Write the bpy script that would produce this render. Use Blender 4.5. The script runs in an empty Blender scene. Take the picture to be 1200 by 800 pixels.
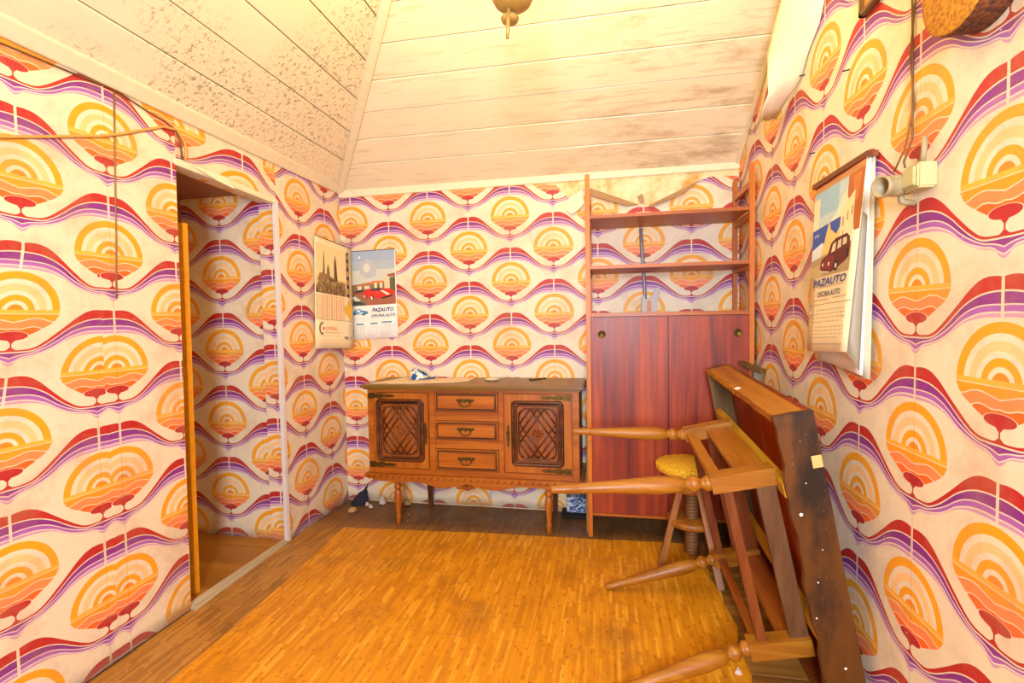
import bpy, bmesh, math, random
from mathutils import Vector, Matrix
random.seed(7)
S = bpy.context.scene
COL = S.collection
R = math.radians

# ------------------------------------------------------------------ camera
FPX = 573.448
pit, rol, yaw = -0.0433, -0.0171, 0.1896
fwd = Vector((-math.sin(yaw)*math.cos(pit), math.cos(yaw)*math.cos(pit), math.sin(pit)))
rt = Vector((math.cos(yaw), math.sin(yaw), 0)); up = rt.cross(fwd)
r2 = rt*math.cos(rol)+up*math.sin(rol); u2 = -rt*math.sin(rol)+up*math.cos(rol)
cd = bpy.data.cameras.new('camera'); cam = bpy.data.objects.new('camera', cd); COL.objects.link(cam)
cd.sensor_width = 36; cd.lens = FPX*36/1200; cd.clip_start = .02
cam.matrix_world = Matrix(((r2.x, u2.x, -fwd.x, 1.7087), (r2.y, u2.y, -fwd.y, -2.9803), (r2.z, u2.z, -fwd.z, 1.1776), (0, 0, 0, 1)))
S.camera = cam
# ------------------------------------------------------------------ world, lights, exposure
w = bpy.data.worlds.new('world'); S.world = w; w.use_nodes = True
w.node_tree.nodes['Background'].inputs[0].default_value = (.75, .85, 1, 1)
w.node_tree.nodes['Background'].inputs[1].default_value = 1.0
S.view_settings.view_transform = 'Standard'; S.view_settings.look = 'None'
S.view_settings.exposure = -0.06; S.view_settings.gamma = 1; S.view_settings.use_curve_mapping = False
WINDOW_W, BULB_W = 122, 18
ld = bpy.data.lights.new('window_daylight', 'AREA'); ld.shape = 'RECTANGLE'; ld.size = .5; ld.size_y = .85
ld.energy = WINDOW_W; ld.color = (.78, .89, 1.0)
lo = bpy.data.objects.new('window_daylight', ld); COL.objects.link(lo)
lo.location = (1.75, -4.02, 1.45); lo.rotation_euler = (R(90), 0, 0)
XR, E0, ZTOP, YF = 2.4527, 2.036, 3.0, -4.1
LS, BS = math.tan(R(34.6)), math.tan(R(30))

# ------------------------------------------------------------------ material tools
def lin(c):
    if isinstance(c, str):
        c = [int(c[i:i+2], 16)/255 for i in (0, 2, 4)]
        c = [x/12.92 if x <= .04045 else ((x+.055)/1.055)**2.4 for x in c]
    return (c[0], c[1], c[2], 1)
class NT:
    def __init__(s, nt): s.nt = nt; s.n = nt.nodes; s.l = nt.links
    def put(s, sock, v):
        if isinstance(v, X): v = v.s
        if isinstance(v, bpy.types.NodeSocket): s.l.new(v, sock)
        elif v is not None: sock.default_value = v
    def m(s, op, a, b=None, c=None):
        n = s.n.new('ShaderNodeMath'); n.operation = op
        for i, v in enumerate((a, b, c)):
            if v is not None: s.put(n.inputs[i], v)
        return X(s, n.outputs[0])
    def node(s, t, out=0, **k):
        n = s.n.new(t)
        ins = k.pop('ins', {})
        for a, v in k.items(): setattr(n, a, v)
        for a, v in ins.items(): s.put(n.inputs[a], v)
        return X(s, n.outputs[out])
    def mix(s, f, a, b, mode='MIX'):
        n = s.n.new('ShaderNodeMix'); n.data_type = 'RGBA'; n.blend_type = mode
        s.put(n.inputs[0], f); s.put(n.inputs[6], a); s.put(n.inputs[7], b)
        return X(s, n.outputs[2])
    def ramp(s, f, stops, interp='LINEAR'):
        n = s.n.new('ShaderNodeValToRGB'); s.put(n.inputs[0], f); n.color_ramp.interpolation = interp
        e = n.color_ramp.elements
        while len(e) < len(stops): e.new(.5)
        for i, (p, c) in enumerate(stops): e[i].position = p; e[i].color = c if len(c) == 4 else lin(c)
        return X(s, n.outputs[0])
    def curve(s, v, pts):
        n = s.n.new('ShaderNodeFloatCurve'); s.put(n.inputs['Value'], v)
        c = n.mapping.curves[0]
        while len(c.points) < len(pts): c.points.new(.5, .5)
        for i, (x, y) in enumerate(pts): c.points[i].location = (x, y)
        n.mapping.update(); return X(s, n.outputs[0])
    def noise(s, vec, scale, detail=3, rough=.5, out=0, dist=0):
        return s.node('ShaderNodeTexNoise', out, ins={'Vector': vec, 'Scale': scale, 'Detail': detail, 'Roughness': rough, 'Distortion': dist})
    def mapping(s, vec, scale=(1, 1, 1), loc=(0, 0, 0), rot=(0, 0, 0)):
        return s.node('ShaderNodeMapping', ins={'Vector': vec, 'Scale': scale, 'Location': loc, 'Rotation': rot})
    def sep(s, v):
        n = s.n.new('ShaderNodeSeparateXYZ'); s.put(n.inputs[0], v); return [X(s, o) for o in n.outputs]
    def comb(s, x, y, z=0.0):
        return s.node('ShaderNodeCombineXYZ', ins={0: x, 1: y, 2: z})
    def obj(s): return s.node('ShaderNodeTexCoord', 3)
    def rnd(s): return s.node('ShaderNodeObjectInfo', 5)
class X:
    def __init__(s, t, k): s.t = t; s.s = k
    def __add__(s, o): return s.t.m('ADD', s, o)
    def __radd__(s, o): return s.t.m('ADD', s, o)
    def __sub__(s, o): return s.t.m('SUBTRACT', s, o)
    def __rsub__(s, o): return s.t.m('SUBTRACT', o, s)
    def __mul__(s, o): return s.t.m('MULTIPLY', s, o)
    def __rmul__(s, o): return s.t.m('MULTIPLY', s, o)
    def __truediv__(s, o): return s.t.m('DIVIDE', s, o)
    def lt(s, o): return s.t.m('LESS_THAN', s, o)
    def gt(s, o): return s.t.m('GREATER_THAN', s, o)
    def abs(s): return s.t.m('ABSOLUTE', s)
def mat(name, rough=.5, metal=0, spec=.5):
    m = bpy.data.materials.new(name); m.use_nodes = True
    t = NT(m.node_tree); b = t.n['Principled BSDF']
    b.inputs['Roughness'].default_value = rough; b.inputs['Metallic'].default_value = metal
    b.inputs['Specular IOR Level'].default_value = spec
    return m, t, b
def bump(t, b, h, strength=.3, dist=.002):
    n = t.n.new('ShaderNodeBump'); n.inputs['Strength'].default_value = strength; n.inputs['Distance'].default_value = dist
    t.put(n.inputs['Height'], h); t.l.new(n.outputs[0], b.inputs['Normal'])
def plain(name, c, rough=.5, metal=0, var=.12):
    m, t, b = mat(name, rough, metal)
    n = t.noise(t.obj(), 35, 3)
    c = lin(c); lo_ = tuple(x*(1-var) for x in c[:3])+(1,); hi = tuple(min(1, x*(1+var)) for x in c[:3])+(1,)
    t.put(b.inputs['Base Color'], t.mix(n, lo_, hi))
    return m
def wood(name, dark, mid, light, axis='Z', scale=1., rough=.42, streak=1., wear=None, k=(.68, .72, .45)):
    m, t, b = mat(name, rough)
    dark, mid, light = [tuple(x*y for x, y in zip(lin(c)[:3], k))+(1,) for c in (dark, mid, light)]
    k_ = {'X': (1.2, 26, 26), 'Y': (26, 1.2, 26), 'Z': (26, 26, 1.2)}[axis]
    o = t.obj(); r = t.rnd()
    sh = t.node('ShaderNodeVectorMath', operation='ADD', ins={0: o, 1: t.comb(r*3.1, r*2.3, r*1.7)})
    v = t.mapping(sh, tuple(a*scale for a in k_))
    n1 = t.noise(v, 1.0, 5, .62, dist=.6)
    n2 = t.noise(t.mapping(sh, tuple(a*scale*4 for a in k_)), 1.0, 2, .5)
    f = n1*.8+n2*.2
    c = t.ramp(f, [(.34, dark), (.5, mid), (.66, light)])
    big = t.noise(o, 3.0, 2)
    c = t.mix(big*.35, c, dark)
    if wear:
        wn = t.noise(o, 60, 3, .7); c = t.mix((wn.gt(.68))*.8, c, lin(wear))
    t.put(b.inputs['Base Color'], c)
    t.put(b.inputs['Roughness'], n1*.25+(rough-.1))
    bump(t, b, f, .25*streak, .001)
    return m

# ------------------------------------------------------------------ the wallpaper
D, H = .265, .400
def make_half():
    g = bpy.data.node_groups.new('paper_family', 'ShaderNodeTree')
    for nm in ('x', 'T'): g.interface.new_socket(nm, in_out='INPUT', socket_type='NodeSocketFloat')
    g.interface.new_socket('Color', in_out='OUTPUT', socket_type='NodeSocketColor')
    g.interface.new_socket('Mask', in_out='OUTPUT', socket_type='NodeSocketFloat')
    t = NT(g); gi = t.n.new('NodeGroupInput'); go = t.n.new('NodeGroupOutput')
    x = X(t, gi.outputs[0]); T = X(t, gi.outputs[1])
    xn = x/D
    def cv(vals):
        return t.curve(xn, [(min(1, p/D), (q+.15)/.25) for p, q in vals])*.25-.15
    rtop = cv([(0, .037), (.03, .040), (.056, .035), (.084, .019), (.109, -.002), (.128, -.019), (.155, -.042), (.18, -.062), (.205, -.077), (.234, -.082), (.258, -.080), (.265, -.074)])
    rbot = cv([(0, .012), (.042, .009), (.069, .002), (.097, -.011), (.12, -.026), (.147, -.048), (.176, -.069), (.206, -.084), (.234, -.087), (.265, -.087)])
    pbot = cv([(0, -.015), (.038, -.015), (.068, -.019), (.097, -.029), (.119, -.042), (.146, -.061), (.18, -.080), (.211, -.092), (.244, -.098), (.265, -.105)])
    lbot = cv([(0, -.030), (.037, -.030), (.068, -.034), (.096, -.043), (.119, -.054), (.146, -.073), (.175, -.088), (.21, -.099), (.238, -.105), (.25, -.112), (.265, -.119)])
    wbot = cv([(0, -.041), (.037, -.041), (.067, -.044), (.096, -.051), (.119, -.061), (.146, -.078), (.175, -.093), (.21, -.105), (.243, -.113), (.255, -.124), (.265, -.129)])
    red, pur, lil, pal = map(lin, ('b5141d', '822088', 'a45cb8', 'c896be'))
    col = t.mix(T.lt(pbot-.003), pur, lil)
    col = t.mix(T.lt(lbot-.003), col, pal)
    col = t.mix(T.gt(rbot), col, red)
    msk = T.lt(rtop)*T.gt(wbot)
    l1 = ((T-(rbot-.0018)).abs()).gt(.0018); l2 = ((T-(pbot-.0015)).abs()).gt(.0015); l3 = ((T-(lbot-.0018)).abs()).gt(.0018)
    gap = t.m('MAXIMUM', x.gt(.0038), T.lt(-.06))
    msk = msk*l1*l2*l3*gap
    # medallion, y from its chord
    y = T+.17
    y = t.m('WRAP', y, .2, -.2)
    r = t.m('SQRT', x*x+y*y)
    ye, lowy = lin('f2a30a'), None
    orr, pea, cor, org, blob, coreC = map(lin, ('f09a12', 'f7c98c', 'f58a4e', 'f56410', 'b01522', 'ee8a14'))
    # rings
    ring = t.m('MAXIMUM', r.gt(.099)*r.lt(.121), r.lt(.051)*r.gt(.034))
    ringp = r.gt(.064)*r.lt(.084)
    core = r.lt(.0225)
    up = y.gt(.0065)
    mc = t.mix(ringp, ye, pea); mc = t.mix(core, mc, coreC)
    mm = t.m('MAXIMUM', t.m('MAXIMUM', ring, ringp), core)*up
    chord = (y.lt(.0065))*(y.gt(-.0045))*(x.lt(.121))
    mc = t.mix(chord, mc, lin('f6b43a'))
    # lower lens
    xm = x/.13
    def cm(vals): return t.curve(xm, [(p/.13, (q+.1)/.1) for p, q in vals])*.1-.1
    lens = cm([(0, -.078), (.03, -.075), (.044, -.069), (.078, -.050), (.1, -.036), (.112, -.024), (.12, -.010), (.13, 0)])
    b1 = cm([(0, -.031), (.025, -.025), (.051, -.019), (.075, -.021), (.1, -.029), (.13, -.03)])
    b2 = cm([(0, -.049), (.018, -.051), (.045, -.045), (.06, -.045), (.075, -.050), (.13, -.06)])
    low = y.lt(-.0065)*y.gt(lens)
    lc = t.mix(y.lt(b1), orr, cor); lc = t.mix(y.lt(b2), lc, org)
    lm = low*((y-b1).abs()).gt(.0013)*((y-b2).abs()).gt(.0013)
    mc = t.mix(low, mc, lc)
    # blob and stem
    by = (y+.071)/.0135; bx = x/.041
    be = bx*bx+by*by
    halo = be.lt(1.14); bl = be.lt(1)
    lm = lm*(1-halo)
    stem = y.lt(-.073)*y.gt(-.112)*x.lt(t.m('MAXIMUM', (y+.093), 0)*.9+t.m('MAXIMUM', -.104-y, 0)*1.2+.0022)
    bm = t.m('MAXIMUM', bl, stem)
    mc = t.mix(bm, mc, blob)
    M2 = t.m('MAXIMUM', t.m('MAXIMUM', mm, chord), t.m('MAXIMUM', lm, bm))
    col = t.mix(M2, col, mc)
    t.put(go.inputs[0], col); t.put(go.inputs[1], t.m('MAXIMUM', msk, M2))
    return g
HALF = make_half()
def make_paper():
    g = bpy.data.node_groups.new('wallpaper', 'ShaderNodeTree')
    for nm in ('S', 'T'): g.interface.new_socket(nm, in_out='INPUT', socket_type='NodeSocketFloat')
    g.interface.new_socket('Color', in_out='OUTPUT', socket_type='NodeSocketColor')
    t = NT(g); gi = t.n.new('NodeGroupInput'); go = t.n.new('NodeGroupOutput')
    s = X(t, gi.outputs[0]); T = X(t, gi.outputs[1])
    x = t.m('PINGPONG', s, D)
    base = lin('e6d8bc')
    a = t.n.new('ShaderNodeGroup'); a.node_tree = HALF
    t.put(a.inputs[0], x); t.put(a.inputs[1], t.m('WRAP', T, .2, -.2))
    b = t.n.new('ShaderNodeGroup'); b.node_tree = HALF
    t.put(b.inputs[0], D-x); t.put(b.inputs[1], t.m('WRAP', T-.2, .2, -.2))
    c = t.mix(a.outputs[1], base, a.outputs[0]); c = t.mix(b.outputs[1], c, b.outputs[0])
    t.put(go.inputs[0], c); return g
PAPER = make_paper()
def paper_mat(name, fS, seams=(), tone='ffffff', grime=1.):
    m, t, b = mat(name, .5, spec=.35)
    P = t.obj(); p = t.sep(P)
    s, T = fS(t, *p)
    g = t.n.new('ShaderNodeGroup'); g.node_tree = PAPER
    t.put(g.inputs[0], s); t.put(g.inputs[1], T)
    c = X(t, g.outputs[0])
    n = t.noise(P, 5, 5, .65); n2 = t.noise(P, 40, 4, .6)
    c = t.mix(t.m('MULTIPLY', t.m('MAXIMUM', n-.47, 0), 1.7*grime), c, lin('a67c52'))
    c = t.mix(n2*.10, c, lin('c9b296'))
    # bleached and scuffed print
    sc = t.noise(P, 55, 5, .75).gt(.675)*t.noise(P, 2.6, 2).gt(.5)
    c = t.mix(sc*.75, c, lin('efe6da'))
    # damp foot of the wall
    foot = t.m('MAXIMUM', .06-p[2]+t.noise(P, 14, 3)*.05-.035, 0)*14
    c = t.mix(t.m('MINIMUM', foot, .8), c, lin('7a6a5c'))
    for e in seams:
        d = (s-e).abs()
        c = t.mix(d.lt(.0012)*.35, c, lin('8a6238'))
    if tone != 'ffffff': c = t.mix(1.0, c, lin(tone), 'MULTIPLY')
    t.put(b.inputs['Base Color'], c)
    h = t.noise(t.mapping(P, (1, 1, .25)), 14, 3)+n2*.15
    bump(t, b, h, .35, .006)
    t.put(b.inputs['Roughness'], n*.2+.38)
    return m
mp_back = paper_mat('wallpaper_back', lambda t, x, y, z: (x-.0765, z-1.985), seams=(.265, 1.325, 1.855))
mp_right = paper_mat('wallpaper_right', lambda t, x, y, z: (y+1.8856, z-1.208), seams=(.265, .795, 1.325))
def near_map(t, x, y, z):
    # the strip left of the crooked seam repeats part of the print
    edge = -1.585+t.m('MAXIMUM', z-1.3, 0)*.02
    sh = t.m('MINIMUM', t.m('MAXIMUM', 1.42-z, 0)*.16, .075)
    left = y.lt(edge)
    return y+1.541+left*sh, z-1.597
mp_near = paper_mat('wallpaper_left', near_map, seams=(0,), grime=1.1)
mp_far = paper_mat('wallpaper_left_corner', lambda t, x, y, z: (y+.449, z-1.643), seams=())
mp_head = paper_mat('wallpaper_header', lambda t, x, y, z: (t.m('MINIMUM', (y+.875)*.66, 0)+t.m('MAXIMUM', y+.875, 0), z-1.957), seams=(0.03,))
mp_cor = paper_mat('wallpaper_corridor', lambda t, x, y, z: (x+.36, z-1.605), seams=(0.,))
mp_rev = paper_mat('wallpaper_reveal', lambda t, x, y, z: (x+.30, z-1.63))
mp_end = paper_mat('wallpaper_corridor_end', lambda t, x, y, z: (y+.75, z-1.45))

def m_ceiling(name, mould, stain):
    m, t, b = mat(name, .36, spec=.5)
    o = t.obj(); r = t.rnd()
    n = t.noise(o, 4, 5, .6); c = t.mix(n*.45, lin('f3e8cc'), lin('d8c49a'))
    c = t.mix(r*.12, c, lin('cdb98e'))
    if mould:
        pch = t.m('MAXIMUM', t.noise(o, 2.0, 3)-.36, 0)*4
        sp = t.noise(o, 58, 5, .78).gt(.565)
        c = t.mix(t.m('MINIMUM', pch*sp, .68), c, lin('6a5128'))
    if stain:
        x, y, z = t.sep(o)
        pch = t.m('MAXIMUM', t.noise(t.mapping(o, (1.2, 4, 4)), 2.4, 5, .7)-.5, 0)*3.2*t.m('MINIMUM', t.m('MAXIMUM', x-1.0, .15), 1)
        c = t.mix(t.m('MINIMUM', pch, .6), c, lin('9a7434'))
        fb = t.noise(t.mapping(o, (4, 60, 60)), 1, 4).gt(.63)
        c = t.mix(fb*.25, c, lin('a58a50'))
    t.put(b.inputs['Base Color'], c)
    bump(t, b, t.noise(t.mapping(o, (3, 30, 30) if stain else (30, 3, 30)), 1, 4)+n*.5, .35, .004)
    return m
m_ceil_l = m_ceiling('limewashed_boards_mouldy', True, False)
m_ceil_b = m_ceiling('limewashed_boards', False, True)
m_trimc = plain('old_white_paint', 'e6dabb', .45, var=.1)
m_gap = plain('dark_gap', '7a6034', .9)
m_jamb = plain('white_jamb_paint', 'd9d4d0', .45)
m_plaster = None
def _pl():
    m, t, b = mat('bare_plaster', .8); o = t.obj()
    c = t.ramp(t.noise(o, 7, 5, .65), [(.35, 'c9974e'), (.5, 'e6cf9c'), (.65, 'f0e4c4')])
    t.put(b.inputs['Base Color'], c); bump(t, b, t.noise(o, 30, 4), .5, .004); return m
m_plaster = _pl()
m_paperback = plain('paper_backside', 'efe2c2', .6)
m_hall_ceil = plain('brown_ceiling_board', '9c6c50', .7)

def m_vinyl(name, bright):
    m, t, b = mat(name, .38, spec=.4); o = t.obj(); x, y, z = t.sep(o)
    xs = x/.0125; ci = t.m('FLOOR', xs)
    h1 = t.node('ShaderNodeTexWhiteNoise', 0, noise_dimensions='1D', ins={'W': ci*1.37})
    ln = y/.115+h1*7.3; ri = t.m('FLOOR', ln)
    wn = t.node('ShaderNodeTexWhiteNoise', 0, noise_dimensions='2D', ins={'Vector': t.comb(ci, ri)})
    gr = t.noise(t.mapping(o, (170, 7, 1)), 1, 3, .6)
    f = wn*.62+gr*.5
    if bright: st = [(.15, 'ba760e'), (.45, 'c98310'), (.75, 'd69016'), (.98, 'eaae38')]
    else: st = [(.2, '8c6028'), (.5, 'a8742e'), (.9, 'ba883c')]
    c = t.ramp(f, st)
    e = t.m('FRACT', xs); ej = t.m('MAXIMUM', e.lt(.055), t.m('FRACT', ln).lt(.012))
    c = t.mix(ej*.35, c, lin('8c4a08'))
    vor = t.node('ShaderNodeTexVoronoi', 0, voronoi_dimensions='2D', ins={'Vector': t.mapping(o, (30, 13, 1)), 'Scale': 1.0, 'Randomness': 1.0})
    kn = vor.lt(.13)*t.node('ShaderNodeTexNoise', 0, ins={'Vector': o, 'Scale': 22.}).gt(.44)
    c = t.mix(kn*.42, c, lin('a03c06'))
    tl = t.m('MAXIMUM', t.m('FRACT', (y+.05)/.305).lt(.006), t.m('FRACT', (x+.1)/.305).lt(.005))
    c = t.mix(tl*.4, c, lin('7c4206'))
    d = t.m('MAXIMUM', t.noise(o, 3.2, 5, .65)-.54, 0)*2.6
    c = t.mix(t.m('MINIMUM', d, .7 if not bright else .45), c, lin('6a4426'))
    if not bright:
        gr_ = t.m('MULTIPLY', t.m('MINIMUM', t.m('MAXIMUM', y+.50, 0)*5, 1), .45+t.noise(o, 6, 3)*.5)  # brown dirt plus shadow tone along the back wall, put into the colour
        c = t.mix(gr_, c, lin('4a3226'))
    sp = t.noise(o, 95, 2).gt(.755)
    c = t.mix(sp*.5, c, lin('e8d6b0'))
    t.put(b.inputs['Base Color'], c); t.put(b.inputs['Roughness'], t.noise(o, 8, 4)*.3+.28)
    bump(t, b, gr, .15, .001)
    return m
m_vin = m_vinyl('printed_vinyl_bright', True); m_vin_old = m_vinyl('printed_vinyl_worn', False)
m_hallfl = wood('hall_floor_print', 'a8641a', 'c27a24', 'd8923a', 'X', .6)
m_oldplank = wood('old_floor_plank', '7c4a1c', 'a86c2c', 'c88c44', 'X', .5, .6, 1.5)
m_thresh = wood('worn_threshold', '9c8a6a', 'c4b594', 'dccfae', 'Y', .7, .7, 1.5, k=(1, 1, 1))

W_side = wood('sideboard_oak', 'a04c0c', 'c86a12', 'dc8420', 'Z', 1, .38)
W_sideh = wood('sideboard_oak_across', 'a04c0c', 'c86a12', 'dc8420', 'X', 1, .38)
W_sided = wood('sideboard_dark_moulding', '3c1804', '642c08', '8a4812', 'X', 1, .35)
W_carv = wood('carved_panel_wood', '7a340a', 'a4520e', 'bc6818', 'Z', 1, .4)
W_top = wood('sideboard_top', '7c5418', '94681e', 'a87a2c', 'X', .8, .35)
W_mah = wood('red_mahogany_veneer', '5a1404', '9c2c06', 'c04c10', 'Z', .6, .4, .3, k=(.86, .98, .34))
W_teak = wood('shelf_teak', 'ac5a0c', 'c87210', 'dc861a', 'Z', 1, .4, k=(.9, .85, .4))
W_teakx = wood('shelf_teak_across', '944c0c', 'b4640e', 'c87814', 'X', 1, .4, k=(.9, .82, .4))
W_pine = wood('table_pine', 'a85c14', 'cc8020', 'e09a34', 'X', 1, .42, k=(.55, .56, .34))
W_piney = wood('table_rail_wood', '8c3c0c', 'b0560f', 'c8701c', 'Y', 1, .42, k=(.6, .62, .4))
W_pinel = wood('table_rail_light', 'a05410', 'c47a1c', 'd89430', 'Y', 1, .42)
W_railz = wood('table_apron_wood', '7c3408', 'a24c10', 'b8641c', 'Z', 1, .45, k=(.5, .52, .36))
W_grey = wood('table_apron_weathered', '70422a', '94603a', 'a87850', 'Z', 1, .5, k=(.5, .5, .42))
W_box = wood('tabletop_skirt_light', 'a05410', 'c47c20', 'd89434', 'Y', 1, .4)
W_boxd = wood('tabletop_skirt_dark', '1c120c', '48280f', '6a3c16', 'Z', .22, .35, 1.5, wear='a89880')
def _scorch():
    m, t, b = mat('scorched_board', .32); o = t.obj()
    g = t.noise(t.mapping(o, (30, 30, 1.5)), 1, 4)
    br = t.mix(g, lin('3a200a'), lin('6e4014'))
    big = t.noise(t.mapping(o, (1, 1, .45)), 7, 4, .6)
    c = t.mix(t.ramp(big, [(.36, '000000'), (.50, 'ffffff')]), lin('1e1612'), br)
    c = t.mix(t.noise(o, 80, 3, .7).gt(.70)*.7, c, lin('94846c'))
    t.put(b.inputs['Base Color'], c); bump(t, b, big+g*.3, .4, .004); return m
W_boxd = _scorch()
W_boxg = wood('tabletop_skirt_grey', '5c4024', '7e5a34', '987448', 'Z', .8, .6)
W_run = wood('runner_pale_wood', 'c07c14', 'e0a428', 'f0bc44', 'Y', 1, .45)
W_stool = wood('stool_wood', '8a4a14', 'b06a20', 'c48434', 'Z', 1, .45, k=(.75, .72, .42))
W_screw = wood('stool_screw_wood', '5a2c10', '7c4420', '946030', 'Z', 1, .5)
m_brass = plain('tarnished_brass', '5e4a20', .4, .8, .4)
m_gold = plain('lamp_brass', 'b09048', .4, .3, .15)
m_black = plain('matte_black', '140c08', .8)  # near-black for the wall nails and the low dark block
def _cork(name, a, b_, c_):
    m, t, b = mat(name, .8); o = t.obj()
    n = t.noise(o, 130, 4, .7)
    t.put(b.inputs['Base Color'], t.ramp(n, [(.36, a), (.5, b_), (.62, c_)])); bump(t, b, n, .7, .004); return m
m_cork = _cork('cork', '945a0c', 'bc8018', 'cc9224')
m_seat = _cork('yellow_foam_seat', 'b88410', 'e0b01c', 'f0c838')
m_bake = plain('yellowed_plastic', 'b8ae7c', .4)
m_bake2 = plain('grimy_plastic', '9c8c68', .5, var=.35)
m_cable = plain('old_cable', '6e4a22', .6)
m_cablel = plain('pale_cable', 'c89a50', .6)
m_white = plain('white_paper', 'f2eee6', .6, var=.03)
m_cream = plain('cream_paper', 'ecd9ae', .6, var=.04)

# ------------------------------------------------------------------ mesh tools
class MB:
    def __init__(s): s.v = []; s.f = []; s.mi = []; s.cur = 0; s.sm = []
    def add(s, vs, fs, smooth=False):
        o = len(s.v); s.v += [tuple(v) for v in vs]
        for f in fs: s.f.append([i+o for i in f]); s.mi.append(s.cur); s.sm.append(smooth)
        return s
    def box(s, x0, x1, y0, y1, z0, z1):
        x0, x1 = sorted((x0, x1)); y0, y1 = sorted((y0, y1)); z0, z1 = sorted((z0, z1))
        vs = [(x, y, z) for z in (z0, z1) for y in (y0, y1) for x in (x0, x1)]
        return s.add(vs, [(0, 2, 3, 1), (4, 5, 7, 6), (0, 1, 5, 4), (2, 6, 7, 3), (0, 4, 6, 2), (1, 3, 7, 5)])
    def hexa(s, a, b):
        "a, b: two quads (lists of 4 points) joined into a solid"
        return s.add(list(a)+list(b), [(3, 2, 1, 0), (4, 5, 6, 7)]+[(i, (i+1) % 4, (i+1) % 4+4, i+4) for i in range(4)])
    def prism(s, pts, ax, c0, c1):
        "polygon pts (2D) extruded along axis ax (0,1,2) from c0 to c1"
        def P(p, c):
            q = [p[0], p[1]]; q.insert(ax, c); return q
        n = len(pts)
        return s.add([P(p, c0) for p in pts]+[P(p, c1) for p in pts],
                     [list(range(n))[::-1], list(range(n, 2*n))]+[(i, (i+1) % n, (i+1) % n+n, i+n) for i in range(n)])
    def slab(s, pts, off):
        "3D polygon thickened by vector off"
        n = len(pts); off = Vector(off)
        return s.add([Vector(p) for p in pts]+[Vector(p)+off for p in pts],
                     [list(range(n))[::-1], list(range(n, 2*n))]+[(i, (i+1) % n, (i+1) % n+n, i+n) for i in range(n)])
    def beam(s, p, q, wd, ht, upv=(0, 0, 1), w2=None, h2=None):
        p, q = Vector(p), Vector(q); d = (q-p).normalized(); sx = d.cross(Vector(upv)).normalized(); uz = sx.cross(d)
        w2 = w2 or wd; h2 = h2 or ht
        A = [p+sx*a*wd/2+uz*b*ht/2 for a, b in ((-1, -1), (1, -1), (1, 1), (-1, 1))]
        B = [q+sx*a*w2/2+uz*b*h2/2 for a, b in ((-1, -1), (1, -1), (1, 1), (-1, 1))]
        return s.hexa(A, B)
    def lathe(s, p, q, prof, n=20, scr=0):
        "prof: (fraction-or-length along p->q in metres, radius)"
        p, q = Vector(p), Vector(q); d = (q-p).normalized()
        a = d.orthogonal().normalized(); b = d.cross(a)
        vs = []; fs = []
        for h, r in prof:
            for i in range(n):
                an = 2*math.pi*i/n; vs.append(p+d*h+(a*math.cos(an)+b*math.sin(an))*max(r, 1e-4))
        m = len(prof)
        for j in range(m-1):
            for i in range(n):
                fs.append((j*n+i, j*n+(i+1) % n, (j+1)*n+(i+1) % n, (j+1)*n+i))
        fs.append([i for i in range(n)][::-1]); fs.append([(m-1)*n+i for i in range(n)])
        return s.add(vs, fs, True)
    def tube(s, pts, r, n=8):
        pts = [Vector(p) for p in pts]; vs = []; fs = []; a = None
        for k, p in enumerate(pts):
            d = (pts[min(k+1, len(pts)-1)]-pts[max(k-1, 0)]).normalized()
            a = d.orthogonal().normalized() if a is None else (a-d*a.dot(d)).normalized()
            b = d.cross(a)
            for i in range(n):
                an = 2*math.pi*i/n; vs.append(p+(a*math.cos(an)+b*math.sin(an))*r)
        for j in range(len(pts)-1):
            for i in range(n): fs.append((j*n+i, j*n+(i+1) % n, (j+1)*n+(i+1) % n, (j+1)*n+i))
        fs.append(list(range(n))[::-1]); fs.append([(len(pts)-1)*n+i for i in range(n)])
        return s.add(vs, fs, True)
    def build(s, name, mats, parent=None, bev=0, seg=2, xf=None):
        me = bpy.data.meshes.new(name)
        off = Vector((0, 0, 0))
        if parent is not None and parent.get('_org') is not None: off = Vector(parent['_org'])
        vs = [Vector(v)-off for v in s.v]
        me.from_pydata([tuple(v) for v in vs], [], s.f)
        if not isinstance(mats, (list, tuple)): mats = [mats]
        for m in mats: me.materials.append(m)
        for i, p in enumerate(me.polygons): p.material_index = s.mi[i]; p.use_smooth = s.sm[i]
        b = bmesh.new(); b.from_mesh(me); bmesh.ops.recalc_face_normals(b, faces=b.faces)
        if bev:
            ed = [e for e in b.edges if len(e.link_faces) == 2 and e.calc_face_angle(0) > .6]
            bmesh.ops.bevel(b, geom=ed, offset=bev, segments=seg, affect='EDGES', clamp_overlap=True)
        b.to_mesh(me); b.free()
        o = bpy.data.objects.new(name, me); COL.objects.link(o)
        if parent is not None:
            o.parent = parent
            if parent.get('_org') is not None: o['_org'] = tuple(parent['_org'])
        return o
def thing(name, label, cat, loc=(0, 0, 0), group=None):
    o = bpy.data.objects.new(name, None); COL.objects.link(o); o.location = loc; o.empty_display_size = .05
    o['label'] = label; o['category'] = cat; o['_org'] = tuple(loc)
    if group: o['group'] = group
    return o
def tag(o, label, cat, group=None):
    o['label'] = label; o['category'] = cat
    if group: o['group'] = group
    return o
def struct(o): o['kind'] = 'structure'; return o
def box(*a): return MB().box(*a)

# ================================================================== STRUCTURE
fl = struct(box(0, XR+.1, YF, .1, -.06, -.006).build('floor', m_vin_old))
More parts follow.
